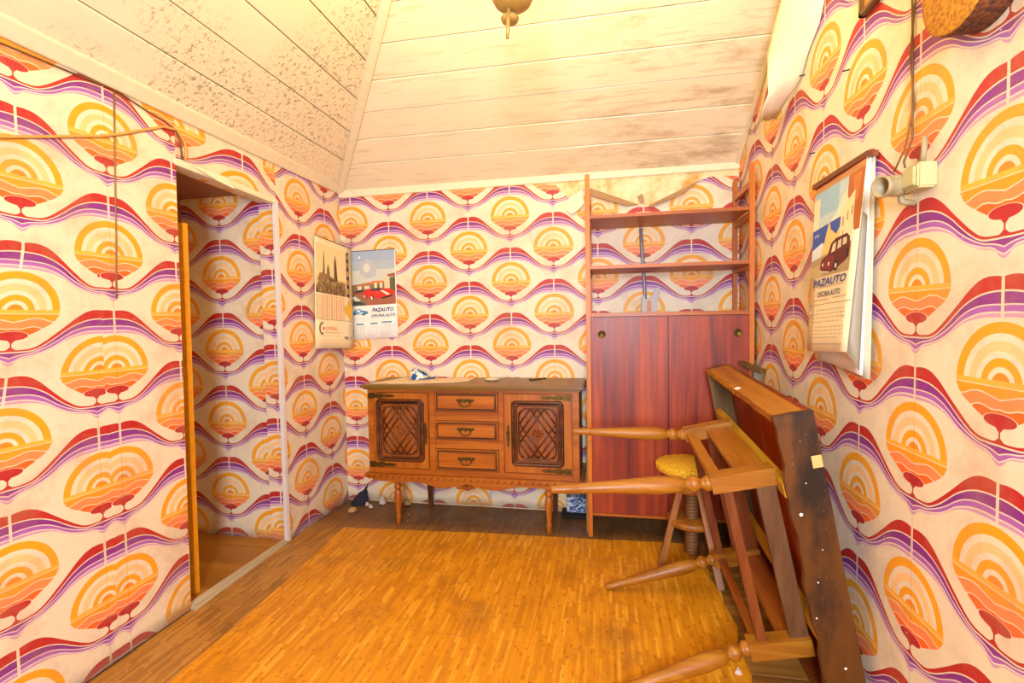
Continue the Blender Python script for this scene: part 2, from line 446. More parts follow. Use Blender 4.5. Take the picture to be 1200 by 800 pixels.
# main bright vinyl laid over it, leaving a worn border
vp = [(.215, -.437), (.33, -.437), (1.0, -.392), (1.655, -.376), (2.0, -.36), (2.13, -.36), (2.135, -.55), (2.17, -.62), (2.16, -.7), (2.185, -.80), (2.175, -.9), (2.19, -1.05), (2.165, -1.16), (2.17, -1.3), (2.14, -1.5), (2.15, -4.0), (.33, -4.0), (.27, -1.25)]
MB().prism(vp, 2, -.005, .0012).build('vinyl_sheet', m_vin, fl)
# bare planks showing on the right, running to the right wall
yy = -.40
for k in range(14):
    w_ = .118+.03*((k*37) % 5)/5
    x0 = 2.11 if k < 3 else 2.1
    box(x0, XR, yy-w_+.004, yy, -.03, -.002+.0008*((k*7) % 3-1)).build('plank', m_oldplank, fl, .0015, 1)
    yy -= w_
# corridor floor
hf = struct(box(-.62, 0.0, -2.4, -.58, -.06, -.002).build('floor', m_hallfl)); hf.name = 'floor_corridor'
# back wall: plaster body with a paper skin torn at its top
wb = struct(box(-.0, XR+.1, 0, .12, -.06, E0+.2).build('wall_back', m_plaster))
top = [(0, 2.005), (.2, 2.0), (.35, 2.004), (.5, 1.996), (.8, 2.0), (1.153, 1.999), (1.33, 2.006), (1.42, 1.985), (1.47, 1.93), (1.50, 1.90), (1.545, 1.925), (1.575, 1.95), (1.622, 1.951), (1.68, 1.925), (1.733, 1.905), (1.80, 1.872), (1.87, 1.842), (1.905, 1.835), (1.919, 1.865), (1.93, 1.835), (1.959, 1.832), (2.05, 1.872), (2.148, 1.909), (2.2, 1.937), (2.248, 1.957), (2.302, 1.972), (2.38, 1.972), (XR, 1.966)]
MB().prism([(0, 0), (XR, 0)]+top[::-1], 1, -.0035, .001).build('wallpaper_sheet', mp_back, wb)
# curled tongues of paper hanging at the tear (backsides showing)
def curl(pts, parent, m):
    MB().slab(pts, (0, -.0012, .0004)).build('torn_paper_flap', m, parent)
m_curl = plain('paper_backside_brown', 'a88460', .7)
curl([(1.622, -.006, 1.953), (1.733, -.008, 1.908), (1.905, -.008, 1.836), (1.83, -.03, 1.832), (1.72, -.035, 1.868), (1.63, -.02, 1.905)], wb, m_curl)
curl([(1.959, -.006, 1.832), (2.06, -.008, 1.874), (2.248, -.008, 1.957), (2.15, -.035, 1.880), (2.05, -.035, 1.842), (1.97, -.02, 1.815)], wb, m_curl)
curl([(1.50, -.006, 1.90), (1.545, -.008, 1.925), (1.58, -.01, 1.95), (1.59, -.03, 1.86), (1.555, -.035, 1.82), (1.515, -.03, 1.80), (1.485, -.02, 1.83)], wb, m_paperback)
curl([(1.895, -.006, 1.885), (1.925, -.006, 1.90), (1.935, -.02, 1.85), (1.915, -.02, 1.84)], wb, m_curl)
# right wall
struct(box(XR, XR+.12, YF, .1, -.06, ZTOP+.1).build('wall_right', mp_right))
# left wall: near length, header over the doorway, corner length
yN, yJ = -1.262, -.64
nb = MB().box(-.10, 0, YF, yN-.03, -.06, E0+.15)
nb.hexa([(-.10, yN-.031, -.06), (0, yN-.031, -.06), (0, yN-.018, -.06), (-.10, yN-.018, -.06)], [(-.10, yN-.031, E0+.15), (0, yN-.031, E0+.15), (0, yN+.012, E0+.15), (-.10, yN+.012, E0+.15)])
struct(nb.build('wall_left', mp_near))
hd = MB(); hd.prism([(yN-.03, 1.845), (yJ+.02, 1.822), (yJ+.02, E0+.15), (yN-.03, E0+.15)], 0, -.10, -.0005)
h_ = struct(hd.build('wall_left_header', mp_head))
struct(box(-.10, 0, yJ, .12, -.06, E0+.15).build('wall_left_corner', mp_far))
# corridor shell
struct(box(-.62, -.10, -.63, -.55, -.06, 1.95).build('wall_corridor_back', mp_cor))
struct(box(-.102, -.012, -.644, -.60, -.06, 1.84).build('wall_corridor_reveal', mp_rev))
struct(box(-.70, -.60, -2.4, -.55, -.06, 1.95).build('wall_corridor_end', m_hall_ceil))
struct(box(-.70, 0, -2.5, -2.4, -.06, 1.95).build('wall_corridor_near', m_hall_ceil))
_l = bpy.data.lights.new('corridor_fill', 'POINT'); _l.energy = 2.2; _l.color = (1, .50, .10); _l.shadow_soft_size = .04  # unseen warm fill added to tint the corridor orange, no fitting modelled
_lo = bpy.data.objects.new('corridor_fill', _l); COL.objects.link(_lo); _lo.location = (-.36, -1.75, 1.70)
struct(box(-.70, -.10, -2.5, -.55, 1.875, 1.95).build('ceiling_corridor', m_hall_ceil))
# jamb, header board, threshold
o = MB().prism([(-.012, -.658), (.006, -.658), (.008, -.63), (-.012, -.63)], 2, 0, 1.83).build('trim_1', m_jamb, None, .002); struct(o)
o = MB().prism([(-1.262, 1.83), (-.63, 1.812), (-.63, 1.838), (-1.262, 1.858)], 0, -.04, .006).build('trim_2', m_trimc, None, .002); struct(o)
o = MB().prism([(-.035, -1.275), (.026, -1.285), (.012, -.9), (.006, -.62), (-.03, -.62)], 2, -.01, .008).build('threshold', m_thresh, None, .003); struct(o); o.name = 'trim_3'
o = box(-.115, -.085, -1.24, -1.22, 0, 1.86).build('trim_4', wood('dark_door_lining', '4a2c10', '6c4418', '8a5a24', 'Z'), None, .002); struct(o)
o = MB().hexa([(-.10, -1.185, 0), (-.07, -1.185, 0), (-.07, -1.16, 0), (-.10, -1.16, 0)], [(-.10, -1.165, 1.62), (-.07, -1.165, 1.62), (-.07, -1.138, 1.62), (-.10, -1.138, 1.62)]).build('trim_5', plain('golden_paper_strip', 'e8a418', .6, var=.25), None); struct(o)
# front wall with window
fw = MB()
for a in ((0, 1.40, -.06, ZTOP), (2.10, XR+.1, -.06, ZTOP), (1.40, 2.10, -.06, .95), (1.40, 2.10, 1.95, ZTOP)):
    fw.box(a[0], a[1], YF-.12, YF, a[2], a[3])
struct(fw.build('wall_front', paper_mat('wallpaper_front', lambda t, x, y, z: (x, z))))
wn = struct(MB().box(1.40, 2.10, YF-.09, YF-.05, .95, 1.0).box(1.40, 2.10, YF-.09, YF-.05, 1.9, 1.95).box(1.40, 1.45, YF-.09, YF-.05, 1.0, 1.9).box(2.05, 2.10, YF-.09, YF-.05, 1.0, 1.9).box(1.73, 1.77, YF-.09, YF-.05, 1.0, 1.9).build('window_1', m_jamb))
# ceiling: flat top + two boarded slopes
ce = struct(box(-.1, XR+.12, YF-.1, .12, ZTOP, ZTOP+.06).build('ceiling', m_ceil_l))
cl, sl = math.cos(R(34.6)), math.sin(R(34.6)); cb, sb = math.cos(R(30)), math.sin(R(30))
rmax = (ZTOP-E0)/sl; tmax = (ZTOP-E0)/sb
nl = Vector((-sl, 0, cl)); nbk = Vector((0, sb, cb))     # upward normals
def Lp(r, y): return Vector((r*cl, y, E0+r*sl))
def Bp(x, t): return Vector((x, -t*cb, E0+t*sb))
hipY = lambda r: -(r*sl)/BS          # on the left slope
hipX = lambda t: (t*sb)/LS           # on the back slope
g = .0022
seam = [0.0]+[.205+.168*i for i in range(12)]
seam = [s_ for s_ in seam if s_ < rmax-.02]+[rmax]
for i in range(len(seam)-1):
    a, b_ = seam[i]+g, seam[i+1]-g; dz = nl*(.0035*((i*5) % 3)/2)
    MB().slab([Lp(a, YF)+dz, Lp(b_, YF)+dz, Lp(b_, hipY(b_))+dz, Lp(a, hipY(a))+dz], nl*.016).build('plank', m_ceil_l, ce, .0022, 1)
seam = [0.0]+[.208+.1715*i for i in range(14)]
seam = [s_ for s_ in seam if s_ < tmax-.02]+[tmax]
for i in range(len(seam)-1):
    a, b_ = seam[i]+g, seam[i+1]-g; dz = nbk*(.0035*((i*7) % 3)/2)
    MB().slab([Bp(hipX(a), a)+dz, Bp(XR, a)+dz, Bp(XR, b_)+dz, Bp(hipX(b_), b_)+dz], nbk*.016).build('plank', m_ceil_b, ce, .0022, 1)
q_ = nl*.024
MB().slab([Lp(0, YF)+q_, Lp(rmax, YF)+q_, Lp(rmax, hipY(rmax))+q_, Lp(0, 0)+q_], nl*.01).build('backing', m_gap, ce)
q_ = nbk*.024
MB().slab([Bp(0, 0)+q_, Bp(XR, 0)+q_, Bp(XR, tmax)+q_, Bp(hipX(tmax), tmax)+q_], nbk*.01).build('backing', m_gap, ce)
# trims: hip batten, eaves boards, edge strip at right wall
hp = Vector((hipX(tmax), -tmax*cb, ZTOP)); h0 = Vector((0, 0, E0))
o = MB().beam(h0+Vector((.0, 0, -.012)), hp+Vector((0, 0, -.012)), .045, .022, nl+nbk).build('trim_6', m_trimc, None, .004); struct(o)
o = MB().prism([(0, 1.995), (XR, 2.003), (XR, 2.04), (0, 2.045)], 1, -.014, 0).build('trim_7', m_trimc, None, .003); struct(o)
o = MB().prism([(.0, 2.02), (.012, 2.018), (.05, 2.058), (.04, 2.075), (0, 2.06)], 1, YF, 0).build('trim_8', m_trimc, None, .003); struct(o)
o = MB().beam(Bp(XR-.012, 0)-nbk*.004, Bp(XR-.012, tmax)-nbk*.004, .022, .016, nbk).build('trim_9', m_trimc, None, .003); struct(o)

# ================================================================== torn liner hanging on the right wall
def sheet(name, rows, mats, parent=None, th=.0015, label=None, cat=None, smooth=True):
    "rows: list of rows of 3D points -> thin curved sheet"
    me = bpy.data.meshes.new(name); nr = len(rows); nc = len(rows[0]); off = Vector((0, 0, 0))
    if parent is not None and parent.get('_org') is not None: off = Vector(parent['_org'])
    me.from_pydata([tuple(Vector(p)-off) for r_ in rows for p in r_], [], [(i*nc+j, i*nc+j+1, (i+1)*nc+j+1, (i+1)*nc+j) for i in range(nr-1) for j in range(nc-1)])
    for m in (mats if isinstance(mats, (list, tuple)) else [mats]): me.materials.append(m)
    for p in me.polygons: p.use_smooth = smooth
    o = bpy.data.objects.new(name, me); COL.objects.link(o)
    s_ = o.modifiers.new('t', 'SOLIDIFY'); s_.thickness = th; s_.offset = 0
    if parent is not None: o.parent = parent
    if label: tag(o, label, cat)
    return o
L_ = [(2.352, -.728, 1.992), (2.350, -.775, 2.03), (2.352, -.835, 2.058), (2.35, -.83, 2.13), (2.352, -.822, 2.214), (2.355, -.88, 2.28), (2.36, -.954, 2.346), (2.36, -1.05, 2.50), (2.36, -1.15, 2.66)]
R_ = [(2.436, -.665, 2.02), (2.438, -.745, 2.048), (2.44, -.80, 2.058), (2.446, -.906, 2.082), (2.448, -.969, 2.144), (2.449, -1.057, 2.191), (2.449, -1.10, 2.255), (2.449, -1.22, 2.40), (2.449, -1.33, 2.60)]
rows = []
for a, b_ in zip(L_, R_):
    a, b_ = Vector(a), Vector(b_)
    rows.append([a.lerp(b_, k/8)+Vector((-.022*math.sin(math.pi*k/8), 0, .004*math.sin(k*2.3+a.z*40))) for k in range(9)])
sheet('hanging_wall_liner', rows, m_paperback, None, .004, 'long cream flap of wall liner peeling away high on the right wall beside the ceiling', 'wall liner')
# dog-ear of paper at the doorway head
dg = [(.002, -1.22, 1.857), (.004, -1.10, 1.856), (.012, -1.0, 1.853), (.045, -.985, 1.80), (.028, -1.06, 1.815), (.012, -1.15, 1.842)]
tag(MB().slab(dg, (.0015, 0, -.0005)).build('torn_paper_corner', m_paperback), 'pale triangular dog-ear of torn paper hanging from the head of the doorway', 'torn paper')

# ================================================================== SIDEBOARD
X0, X1, YS, ZT = .348, 1.565, -.365, .822
t_ = thing('sideboard', 'carved oak sideboard with three drawers and two lattice panel doors on turned legs', 'sideboard', (.955, -.2, 0))
box(X0, X1, YS+.012, -.015, .305, .795).build('body', W_side, t_, .003)
tp = MB().box(.318, 1.592, -.405, -.004, .806, ZT).box(.330, 1.580, -.392, -.008, .795, .807)
tp.build('top', W_top, t_, .004)
fr = MB()
for a in ((X0, .385, .305, .795), (.722, .757, .305, .795), (1.126, 1.152, .305, .795), (1.53, X1, .305, .795)):
    fr.box(a[0], a[1], YS-.004, YS+.014, a[2], a[3])
for a in ((.385, .722, .778, .795), (.757, 1.126, .782, .795), (1.152, 1.53, .778, .795), (.385, 1.53, .305, .338), (.757, 1.126, .622, .672), (.757, 1.126, .462, .512)):
    fr.box(a[0], a[1], YS-.002, YS+.014, a[2], a[3])
fr.build('face_frame', W_sideh, t_, .002)
# plinth moulding with rope marks
pm = MB().box(.326, 1.588, -.392, -.008, .283, .306).box(.338, 1.576, -.38, -.010, .272, .284)
pl = pm.build('base_moulding', W_sideh, t_, .004)
rp = MB()
for i in range(33):
    x = .345+i*.0385; rp.beam((x, -.394, .285), (x+.014, -.394, .299), .004, .004, (0, 1, 0))
rp.build('carved_notches', W_sided, pl)['kind'] = 'stuff'
# scalloped apron
def arc_pts():
    pts = []
    N = 60
    for i in range(N+1):
        u = i/N; x = .415+u*(1.505-.415)
        d = abs(x-.94)
        z = .262-.030*math.exp(-((d-.16)/.095)**2)-.004*math.cos(d*14)
        if d < .055: z = .228+(.055-d)*.35
        pts.append((x, z))
    return pts
ap = MB().prism([(.34, .284), (.38, .262)]+arc_pts()+[(1.55, .262), (1.572, .284)], 1, -.374, -.352)
ap.build('apron', W_sideh, t_, .002)
fan = MB()
for i in range(5):
    an = R(-90+(i-2)*34); fan.beam((.94, -.378, .262), (.94+.034*math.cos(an), -.378, .262+.034*math.sin(an)), .010, .008, (0, 1, 0), .016, .008)
fan.build('fan_carving', W_carv, t_, .002)
# doors
def rrect(x0, x1, z0, z1, r, n=5):
    pts = []
    for cx, cz, a0 in ((x1-r, z1-r, 0), (x0+r, z1-r, 90), (x0+r, z0+r, 180), (x1-r, z0+r, 270)):
        for k in range(n+1):
            a = R(a0+90*k/n); pts.append((cx+r*math.cos(a), cz+r*math.sin(a)))
    return pts
def ring(mb, pts, y, r):
    P = [(p[0], y, p[1]) for p in pts]; mb.tube(P+[P[0], P[1]], r, 6)
def strap(mb, xo, z, dirn, y):
    # wrought strap: lobed outline
    prof = [(0, .015), (.03, .017), (.045, .010), (.06, .015), (.085, .013), (.10, .006), (.115, .010), (.13, .007), (.145, .009), (.165, .001)]
    up_ = [(xo+dirn*a, z+b_) for a, b_ in prof]; dn = [(xo+dirn*a, z-b_) for a, b_ in prof][::-1]
    mb.prism(up_+dn, 1, y-.003, y)
    for a in (.015, .05, .09, .125): mb.lathe((xo+dirn*a, y-.003, z), (xo+dirn*a, y-.01, z), [(0, .004), (.002, .004), (.004, .001)], 8)
for k, (d0, d1, p0, p1, hx, dr_, ex) in enumerate(((.389, .718, .412, .684, .352, 1, .701), (1.156, 1.526, .0, .0, 1.528, -1, 1.179))):
    if k: p0, p1 = 1.206, 1.475
    d = box(d0, d1, YS-.008, YS+.010, .342, .775).build('door', W_side, t_, .002)
    pn = MB(); ring(pn, rrect(p0, p1, .388, .731, .018), YS-.012, .010); ring(pn, rrect(p0+.018, p1-.018, .404, .715, .02), YS-.010, .006)
    pn.build('panel_moulding', W_sided, d)
    cp = MB().prism(rrect(p0+.006, p1-.006, .394, .725, .016), 1, YS-.0095, YS-.006)
    cp.build('carved_panel', W_carv, d)
    lt = MB(); cx, cz = (p0+p1)/2, .5595; hw, hh = (p1-p0)/2-.036, .5*.327-.030
    ring(lt, rrect(cx-hw-.004, cx+hw+.004, cz-hh-.004, cz+hh+.004, .045), YS-.010, .005)
    sx_, sz_ = .042, .058
    for sgn in (1, -1):
        for c in (-.175, -.137, -.099, -.061, .061, .099, .137, .175):
            # line through (cx+c, cz) with slope
            pts = []
            m_ = sgn*sz_/sx_
            for xe in (-hw, hw):
                ze = m_*(xe-c)
                if abs(ze) <= hh: pts.append((xe, ze))
            for ze in (-hh, hh):
                xe = ze/m_+c
                if abs(xe) < hw: pts.append((xe, ze))
            if len(pts) >= 2:
                a, b_ = pts[0], pts[1]
                if math.dist(a, b_) < .03: continue
                lt.tube([(cx+a[0], YS-.0105, cz+a[1]), (cx+b_[0], YS-.0105, cz+b_[1])], .0052, 6)
    lt.build('lattice_carving', W_sided, d)
    rs = MB(); ring(rs, [(cx+.026*math.cos(R(a)), cz+.026*math.sin(R(a))) for a in range(0, 360, 24)], YS-.012, .006)
    for a in range(0, 360, 60):
        c_, s_ = math.cos(R(a)), math.sin(R(a)); rs.lathe((cx+.012*c_, YS-.008, cz+.012*s_), (cx+.012*c_, YS-.018, cz+.012*s_), [(0, .008), (.005, .007), (.009, .002)], 8)
    rs.build('rosette', W_carv, d)
    for z in (.757, .358):
        hb = MB(); strap(hb, hx+(.004 if dr_ > 0 else -.004), z, dr_, YS-.008); hb.build('hinge', m_brass, d)
    es = MB(); es.prism([(ex+a*s_, .545+b_) for s_, l in ((1, [(.0, .066), (.008, .050), (.005, .036), (.011, .02), (.007, 0), (.011, -.02), (.005, -.036), (.008, -.05), (.0, -.066)]), (-1, [(.008, -.05), (.005, -.036), (.011, -.02), (.007, 0), (.011, .02), (.005, .036), (.008, .05)])) for a, b_ in l], 1, YS-.013, YS-.007)
    es.lathe((ex, YS-.012, .55), (ex, YS-.02, .55), [(0, .006), (.004, .005), (.007, .001)], 8)
    es.build('key_plate', m_brass, d)
# drawers
def pull(parent, cx, cz):
    mb = MB()
    o_ = [(-.052, .006), (-.046, .017), (-.03, .013), (-.022, .020), (-.01, .014), (0, .018), (.01, .014), (.022, .020), (.03, .013), (.046, .017), (.052, .006), (.044, .0), (.032, .001), (.022, -.004), (.01, .003), (0, -.008), (-.01, .003), (-.022, -.004), (-.032, .001), (-.044, .0)]
    mb.prism([(cx+a, cz+b_) for a, b_ in o_], 1, YS-.023, YS-.019)
    mb.tube([(cx+.032*math.cos(R(a)), YS-.026-.008*math.sin(R(-a)), cz-.003+.022*math.sin(R(a))) for a in range(180, 361, 20)], .0035, 6)
    for s_ in (-.032, .032): mb.lathe((cx+s_, YS-.018, cz+.003), (cx+s_, YS-.032, cz+.003), [(0, .006), (.008, .004), (.013, .006), (.014, .002)], 8)
    mb.build('handle', m_brass, parent)
for z0, z1 in ((.673, .781), (.513, .621), (.340, .461)):
    d = box(.761, 1.122, YS-.010, YS+.010, z0+.003, z1-.003).build('drawer', W_sideh, t_, .002)
    mb = MB(); a, b_, c, e = .778, 1.105, z0+.017, z1-.017
    for q in ((a, b_, c-.009, c), (a, b_, e, e+.009), (a-.009, a, c-.009, e+.009), (b_, b_+.009, c-.009, e+.009)):
        mb.box(q[0], q[1], YS-.017, YS-.010, q[2], q[3])
    mb.build('drawer_moulding', W_sided, d, .002)
    box(a, b_, YS-.020, YS-.010, c+.002, e-.002).build('drawer_panel', W_sideh, d, .004)
    pull(d, .94, (z0+z1)/2+.003)
# legs
LP = [(0, .022), (.02, .022), (.024, .014), (.032, .012), (.036, .019), (.046, .023), (.056, .019), (.062, .013), (.068, .017), (.10, .0225), (.15, .018), (.205, .012), (.212, .015), (.22, .016), (.268, .012), (.27, .011)]
for x in (.515, 1.395):
    MB().lathe((x, -.352, .272), (x, -.352, 0), [(a*.272/.27, r) for a, r in LP], 18).build('leg', W_side, t_)
for x in (.60, 1.40):
    MB().hexa([(x-.012, -.06, 0), (x+.012, -.06, 0), (x+.012, -.036, 0), (x-.012, -.036, 0)], [(x-.02, -.068, .29), (x+.02, -.068, .29), (x+.02, -.028, .29), (x-.02, -.028, .29)]).build('leg', W_sided, t_)
# things on the sideboard
mp_ = MB(); mp_.prism([(.352, -.345), (.45, -.04), (.905, -.035), (.905, -.19), (.84, -.265), (.72, -.30), (.60, -.335)], 2, ZT+.0005, ZT+.002)
def _map():
    m, t, b = mat('printed_map_paper', .6); o = t.obj()
    c = t.ramp(t.noise(o, 28, 4, .7), [(.38, 'd8a050'), (.46, 'e8d4a8'), (.55, 'efe4c4'), (.62, 'd09078'), (.7, '9aa8a0')], 'LINEAR')
    t.put(b.inputs['Base Color'], c); return m
tag(mp_.build('road_map', _map()), 'creased cream and orange printed map spread on the left of the sideboard top', 'map')
# cap: crown + brim
def _cap():
    m, t, b = mat('patterned_cap_cloth', .8); o = t.obj()
    c = t.ramp(t.noise(o, 34, 3, .6), [(.40, '1c4a90'), (.47, '4a86bc'), (.52, 'efe8d8'), (.62, 'f0c860')], 'CONSTANT')
    t.put(b.inputs['Base Color'], c); return m
mc_ = _cap()
cp_ = thing('baseball_cap', 'crumpled blue and white patterned cap lying on the map on the sideboard', 'cap', (.575, -.12, ZT+.002))
mb = MB(); n = 18; prof = [(0, 0.052), (.015, .056), (.03, .052), (.045, .040), (.056, .022), (.060, .002)]
vs = []; fs = []
for h, r in prof:
    for i in range(n):
        a = 2*math.pi*i/n; k = 1+.10*math.sin(3*a+h*40)
        vs.append((.565+r*k*math.cos(a)*1.05-h*.15, -.12+r*k*math.sin(a), ZT+.004+h*(1+.12*math.cos(a+2))))
for j in range(len(prof)-1):
    for i in range(n): fs.append((j*n+i, j*n+(i+1) % n, (j+1)*n+(i+1) % n, (j+1)*n+i))
mb.add(vs, fs, True); mb.build('crown', mc_, cp_)
br = [(.60, -.165), (.64, -.155), (.67, -.12), (.665, -.085), (.63, -.07), (.60, -.075)]
MB().prism(br, 2, ZT+.004, ZT+.009).build('brim', plain('blue_cloth', '2c5c9c', .8), cp_, .002)
tag(MB().prism([(.66, -.05), (.72, -.045), (.735, -.06), (.68, -.075)], 2, ZT+.0022, ZT+.008).build('red_scrap', plain('red_scrap_cloth', 'b03828', .7), None, .002), 'small red scrap beside the blue cap on the sideboard', 'scrap')
mb = MB().lathe((1.045, -.165, ZT), (1.045, -.165, ZT+.02), [(0, .022), (.003, .026), (.008, .040), (.012, .044), (.0125, .042), (.008, .03), (.006, .0)], 20)
tag(mb.build('saucer', plain('cream_china', 'f0e2b4', .3)), 'small cream saucer on the middle of the sideboard top', 'saucer')
ky = thing('key_bunch', 'small bunch of dark keys lying on the right of the sideboard top', 'keys', (1.305, -.1, ZT))
m_key = plain('dark_key_metal', '4a3a24', .4, .7)
mb = MB(); ring_ = [(1.315+.014*math.cos(R(a)), -.09+.014*math.sin(R(a)), ZT+.003) for a in range(0, 361, 30)]; mb.tube(ring_, .0018, 6); mb.build('key_ring', m_key, ky)
for dx, dy in ((-.04, -.035), (-.028, -.05), (.035, .03)):
    MB().beam((1.31, -.092, ZT+.004), (1.31+dx, -.092+dy, ZT+.004), .008, .004).lathe((1.31+dx, -.092+dy, ZT+.001), (1.31+dx, -.092+dy, ZT+.007), [(0, .011), (.006, .011)], 12).build('key', m_key, ky)

# ================================================================== SHELVING UNIT
t_ = thing('shelving_unit', 'tall teak shelf unit with red mahogany cupboard doors against the back wall', 'shelf unit', (2.02, -.19, 0))
XL, XQ = 1.607, 2.438
for x in (XL, XQ-.024):
    for y in (-.357, -.036):
        box(x, x+.024, y, y+.024, 0, 1.934).build('post', W_teak, t_, .002)
for z in (1.84, 1.69, 1.44, 1.18, .14):
    for x in (XL+.002, XQ-.022): box(x, x+.020, -.333, -.036, z-.022, z+.01).build('side_rail', W_teak, t_, .001)
for z in (1.712, 1.448):
    box(XL+.024, XQ-.024, -.353, -.03, z-.009, z+.009).build('shelf', W_teakx, t_, .0015)
box(XL+.024, XQ-.002, -.353, -.03, 1.188, 1.208).build('cupboard_top', W_teakx, t_, .0015)
box(XL+.024, XQ-.024, -.325, -.04, .132, .15).build('cupboard_bottom', W_teakx, t_, .001)
box(XL+.024, XL+.04, -.325, -.04, .15, 1.188).build('cupboard_side', W_mah, t_)
box(XQ-.04, XQ-.024, -.325, -.04, .15, 1.188).build('cupboard_side', W_mah, t_)
box(XL+.04, XQ-.04, -.05, -.04, .15, 1.188).build('cupboard_back', W_mah, t_)
xm = 2.026
for a, b_, hx in ((XL+.026, xm-.0012, 1.688), (xm+.0012, XQ-.018, 2.362)):
    d = box(a, b_, -.345, -.327, .134, 1.186).build('cupboard_door', W_mah, t_, .0012)
    MB().lathe((hx, -.344, 1.095), (hx, -.3505, 1.095), [(0, .021), (.004, .021), (.005, .017), (.002, .015), (.002, 0)], 20).build('finger_pull', m_brass, d)
box(XL+.024, XQ-.024, -.348, -.33, .118, .132).build('bottom_rail', W_teakx, t_, .001)
# conduit and forked bracket behind the shelves
tag(MB().tube([(1.914, -.014, 1.70), (1.918, -.014, 1.60), (1.927, -.014, 1.47), (1.935, -.014, 1.33), (1.938, -.014, 1.212)], .010, 8).build('conduit_pipe', plain('grey_conduit', '8c8890', .4, .3)), 'thin grey conduit pipe running down the back wall behind the shelves', 'pipe')
fk = MB().prism([(1.915, 1.21), (1.99, 1.21), (2.0, 1.27), (2.022, 1.33), (2.012, 1.352), (1.99, 1.35), (1.975, 1.31), (1.955, 1.285), (1.935, 1.285), (1.93, 1.31), (1.912, 1.30)], 1, -.062, -.04)
fo = fk.build('forked_bracket', plain('pale_grey_plastic', 'b8b4b0', .5), None, .003); tag(fo, 'small pale grey forked bracket standing on the cupboard top', 'bracket')
MB().prism([(1.942, 1.211), (1.968, 1.211), (1.965, 1.278), (1.945, 1.278)], 1, -.066, -.061).build('red_label', plain('faded_red_label', 'd08868', .6), fo)

# ================================================================== STOOL
SC = Vector((2.105, -.56, 0))
t_ = thing('screw_stool', 'three-legged wooden screw stool with a ragged yellow round seat behind the overturned table', 'stool', tuple(SC))
mb = MB(); n = 60; vs = []
for z, rr in ((.450, .142), (.455, .148), (.480, .150), (.487, .144)):
    for i in range(n):
        a = 2*math.pi*i/n; r = rr+.0035*math.sin(i*2.1)+.003*random.random()
        vs.append((SC.x-.012+r*math.cos(a), SC.y+r*math.sin(a), z))
fs = [[i for i in range(n)][::-1], [3*n+i for i in range(n)]]
for j in range(3):
    for i in range(n): fs.append((j*n+i, j*n+(i+1) % n, (j+1)*n+(i+1) % n, (j+1)*n+i))
mb.add(vs, fs, True); mb.build('seat', m_seat, t_)
MB().lathe((SC.x, SC.y, .43), (SC.x, SC.y, .45), [(0, .085), (.002, .09), (.02, .09)], 24).build('seat_plate', W_stool, t_)
MB().lathe((SC.x, SC.y, .35), (SC.x, SC.y, .385), [(0, .07), (.004, .078), (.03, .078), (.035, .07)], 24).build('hub', W_stool, t_)
pf = []; z = 0
while z < .385: pf += [(z, .030), (z+.005, .036), (z+.010, .036)]; z += .0155
MB().lathe((SC.x, SC.y, .05), (SC.x, SC.y, .44), pf, 18).build('screw', W_screw, t_)
MB().lathe((SC.x, SC.y, .195), (SC.x, SC.y, .225), [(0, .108), (.004, .114), (.026, .114), (.03, .108)], 28).build('lower_disc', W_stool, t_)
for f_, tt in (((1.955, -.617, 0), (2.05, -.585, .375)), ((2.187, -.787, 0), (2.128, -.62, .375)), ((2.215, -.43, 0), (2.14, -.53, .375))):
    MB().beam(f_, tt, .030, .034, (0, -1, .2), .026, .03).build('leg', W_stool, t_, .003)

# ================================================================== OVERTURNED TABLE (local axes: a = towards the feet, b = towards the viewer, c = down)
TO = Vector((2.028, -.852, .688))
A_ = Vector((-.9755, .016, -.2193)); B_ = Vector((-.0027, -.9982, -.0606)); C_ = Vector((.2199, .0586, -.9738))
def T(a, b, c): return TO+A_*a+B_*b+C_*c
tb = thing('overturned_table', 'pine table lying on its side against the right wall, four turned legs pointing left', 'table', (2.35, -1.1, 0))
def tbox(a0, a1, b0, b1, c0, c1, mb=None):
    mb = mb or MB()
    return mb.hexa([T(a0, b0, c0), T(a1, b0, c0), T(a1, b1, c0), T(a0, b1, c0)], [T(a0, b0, c1), T(a1, b0, c1), T(a1, b1, c1), T(a0, b1, c1)])
W_, H_ = .524, .555
TLP = [(0, .020), (.004, .023), (.016, .024), (.022, .019), (.028, .014), (.033, .015), (.040, .022), (.052, .0275), (.064, .023), (.070, .016), (.076, .015), (.083, .020), (.10, .0255), (.15, .0285), (.21, .0255), (.30, .020), (.385, .0160), (.389, .0145), (.393, .0165), (.47, .0125), (.475, .011)]
tips = {'A': (1.561, -.883, .697), 'B': (1.527, -1.445, .635), 'C': (1.697, -.872, .014), 'D': (1.695, -1.495, .014)}
for k, (b, c) in {'A': (0, 0), 'B': (W_, 0), 'C': (0, H_), 'D': (W_, H_)}.items():
    j = T(0, b, c); tip = Vector(tips[k]); Lg = (tip-j).length
    mb = MB().lathe(j-(tip-j).normalized()*.004, tip, [(p*Lg/.475, r) for p, r in TLP], 22)
    s_ = .027
    tbox(0, -.185, b-s_, b+s_, c-s_, c+s_, mb)
    mb.build('leg', W_pine, tb)
i_ = .025
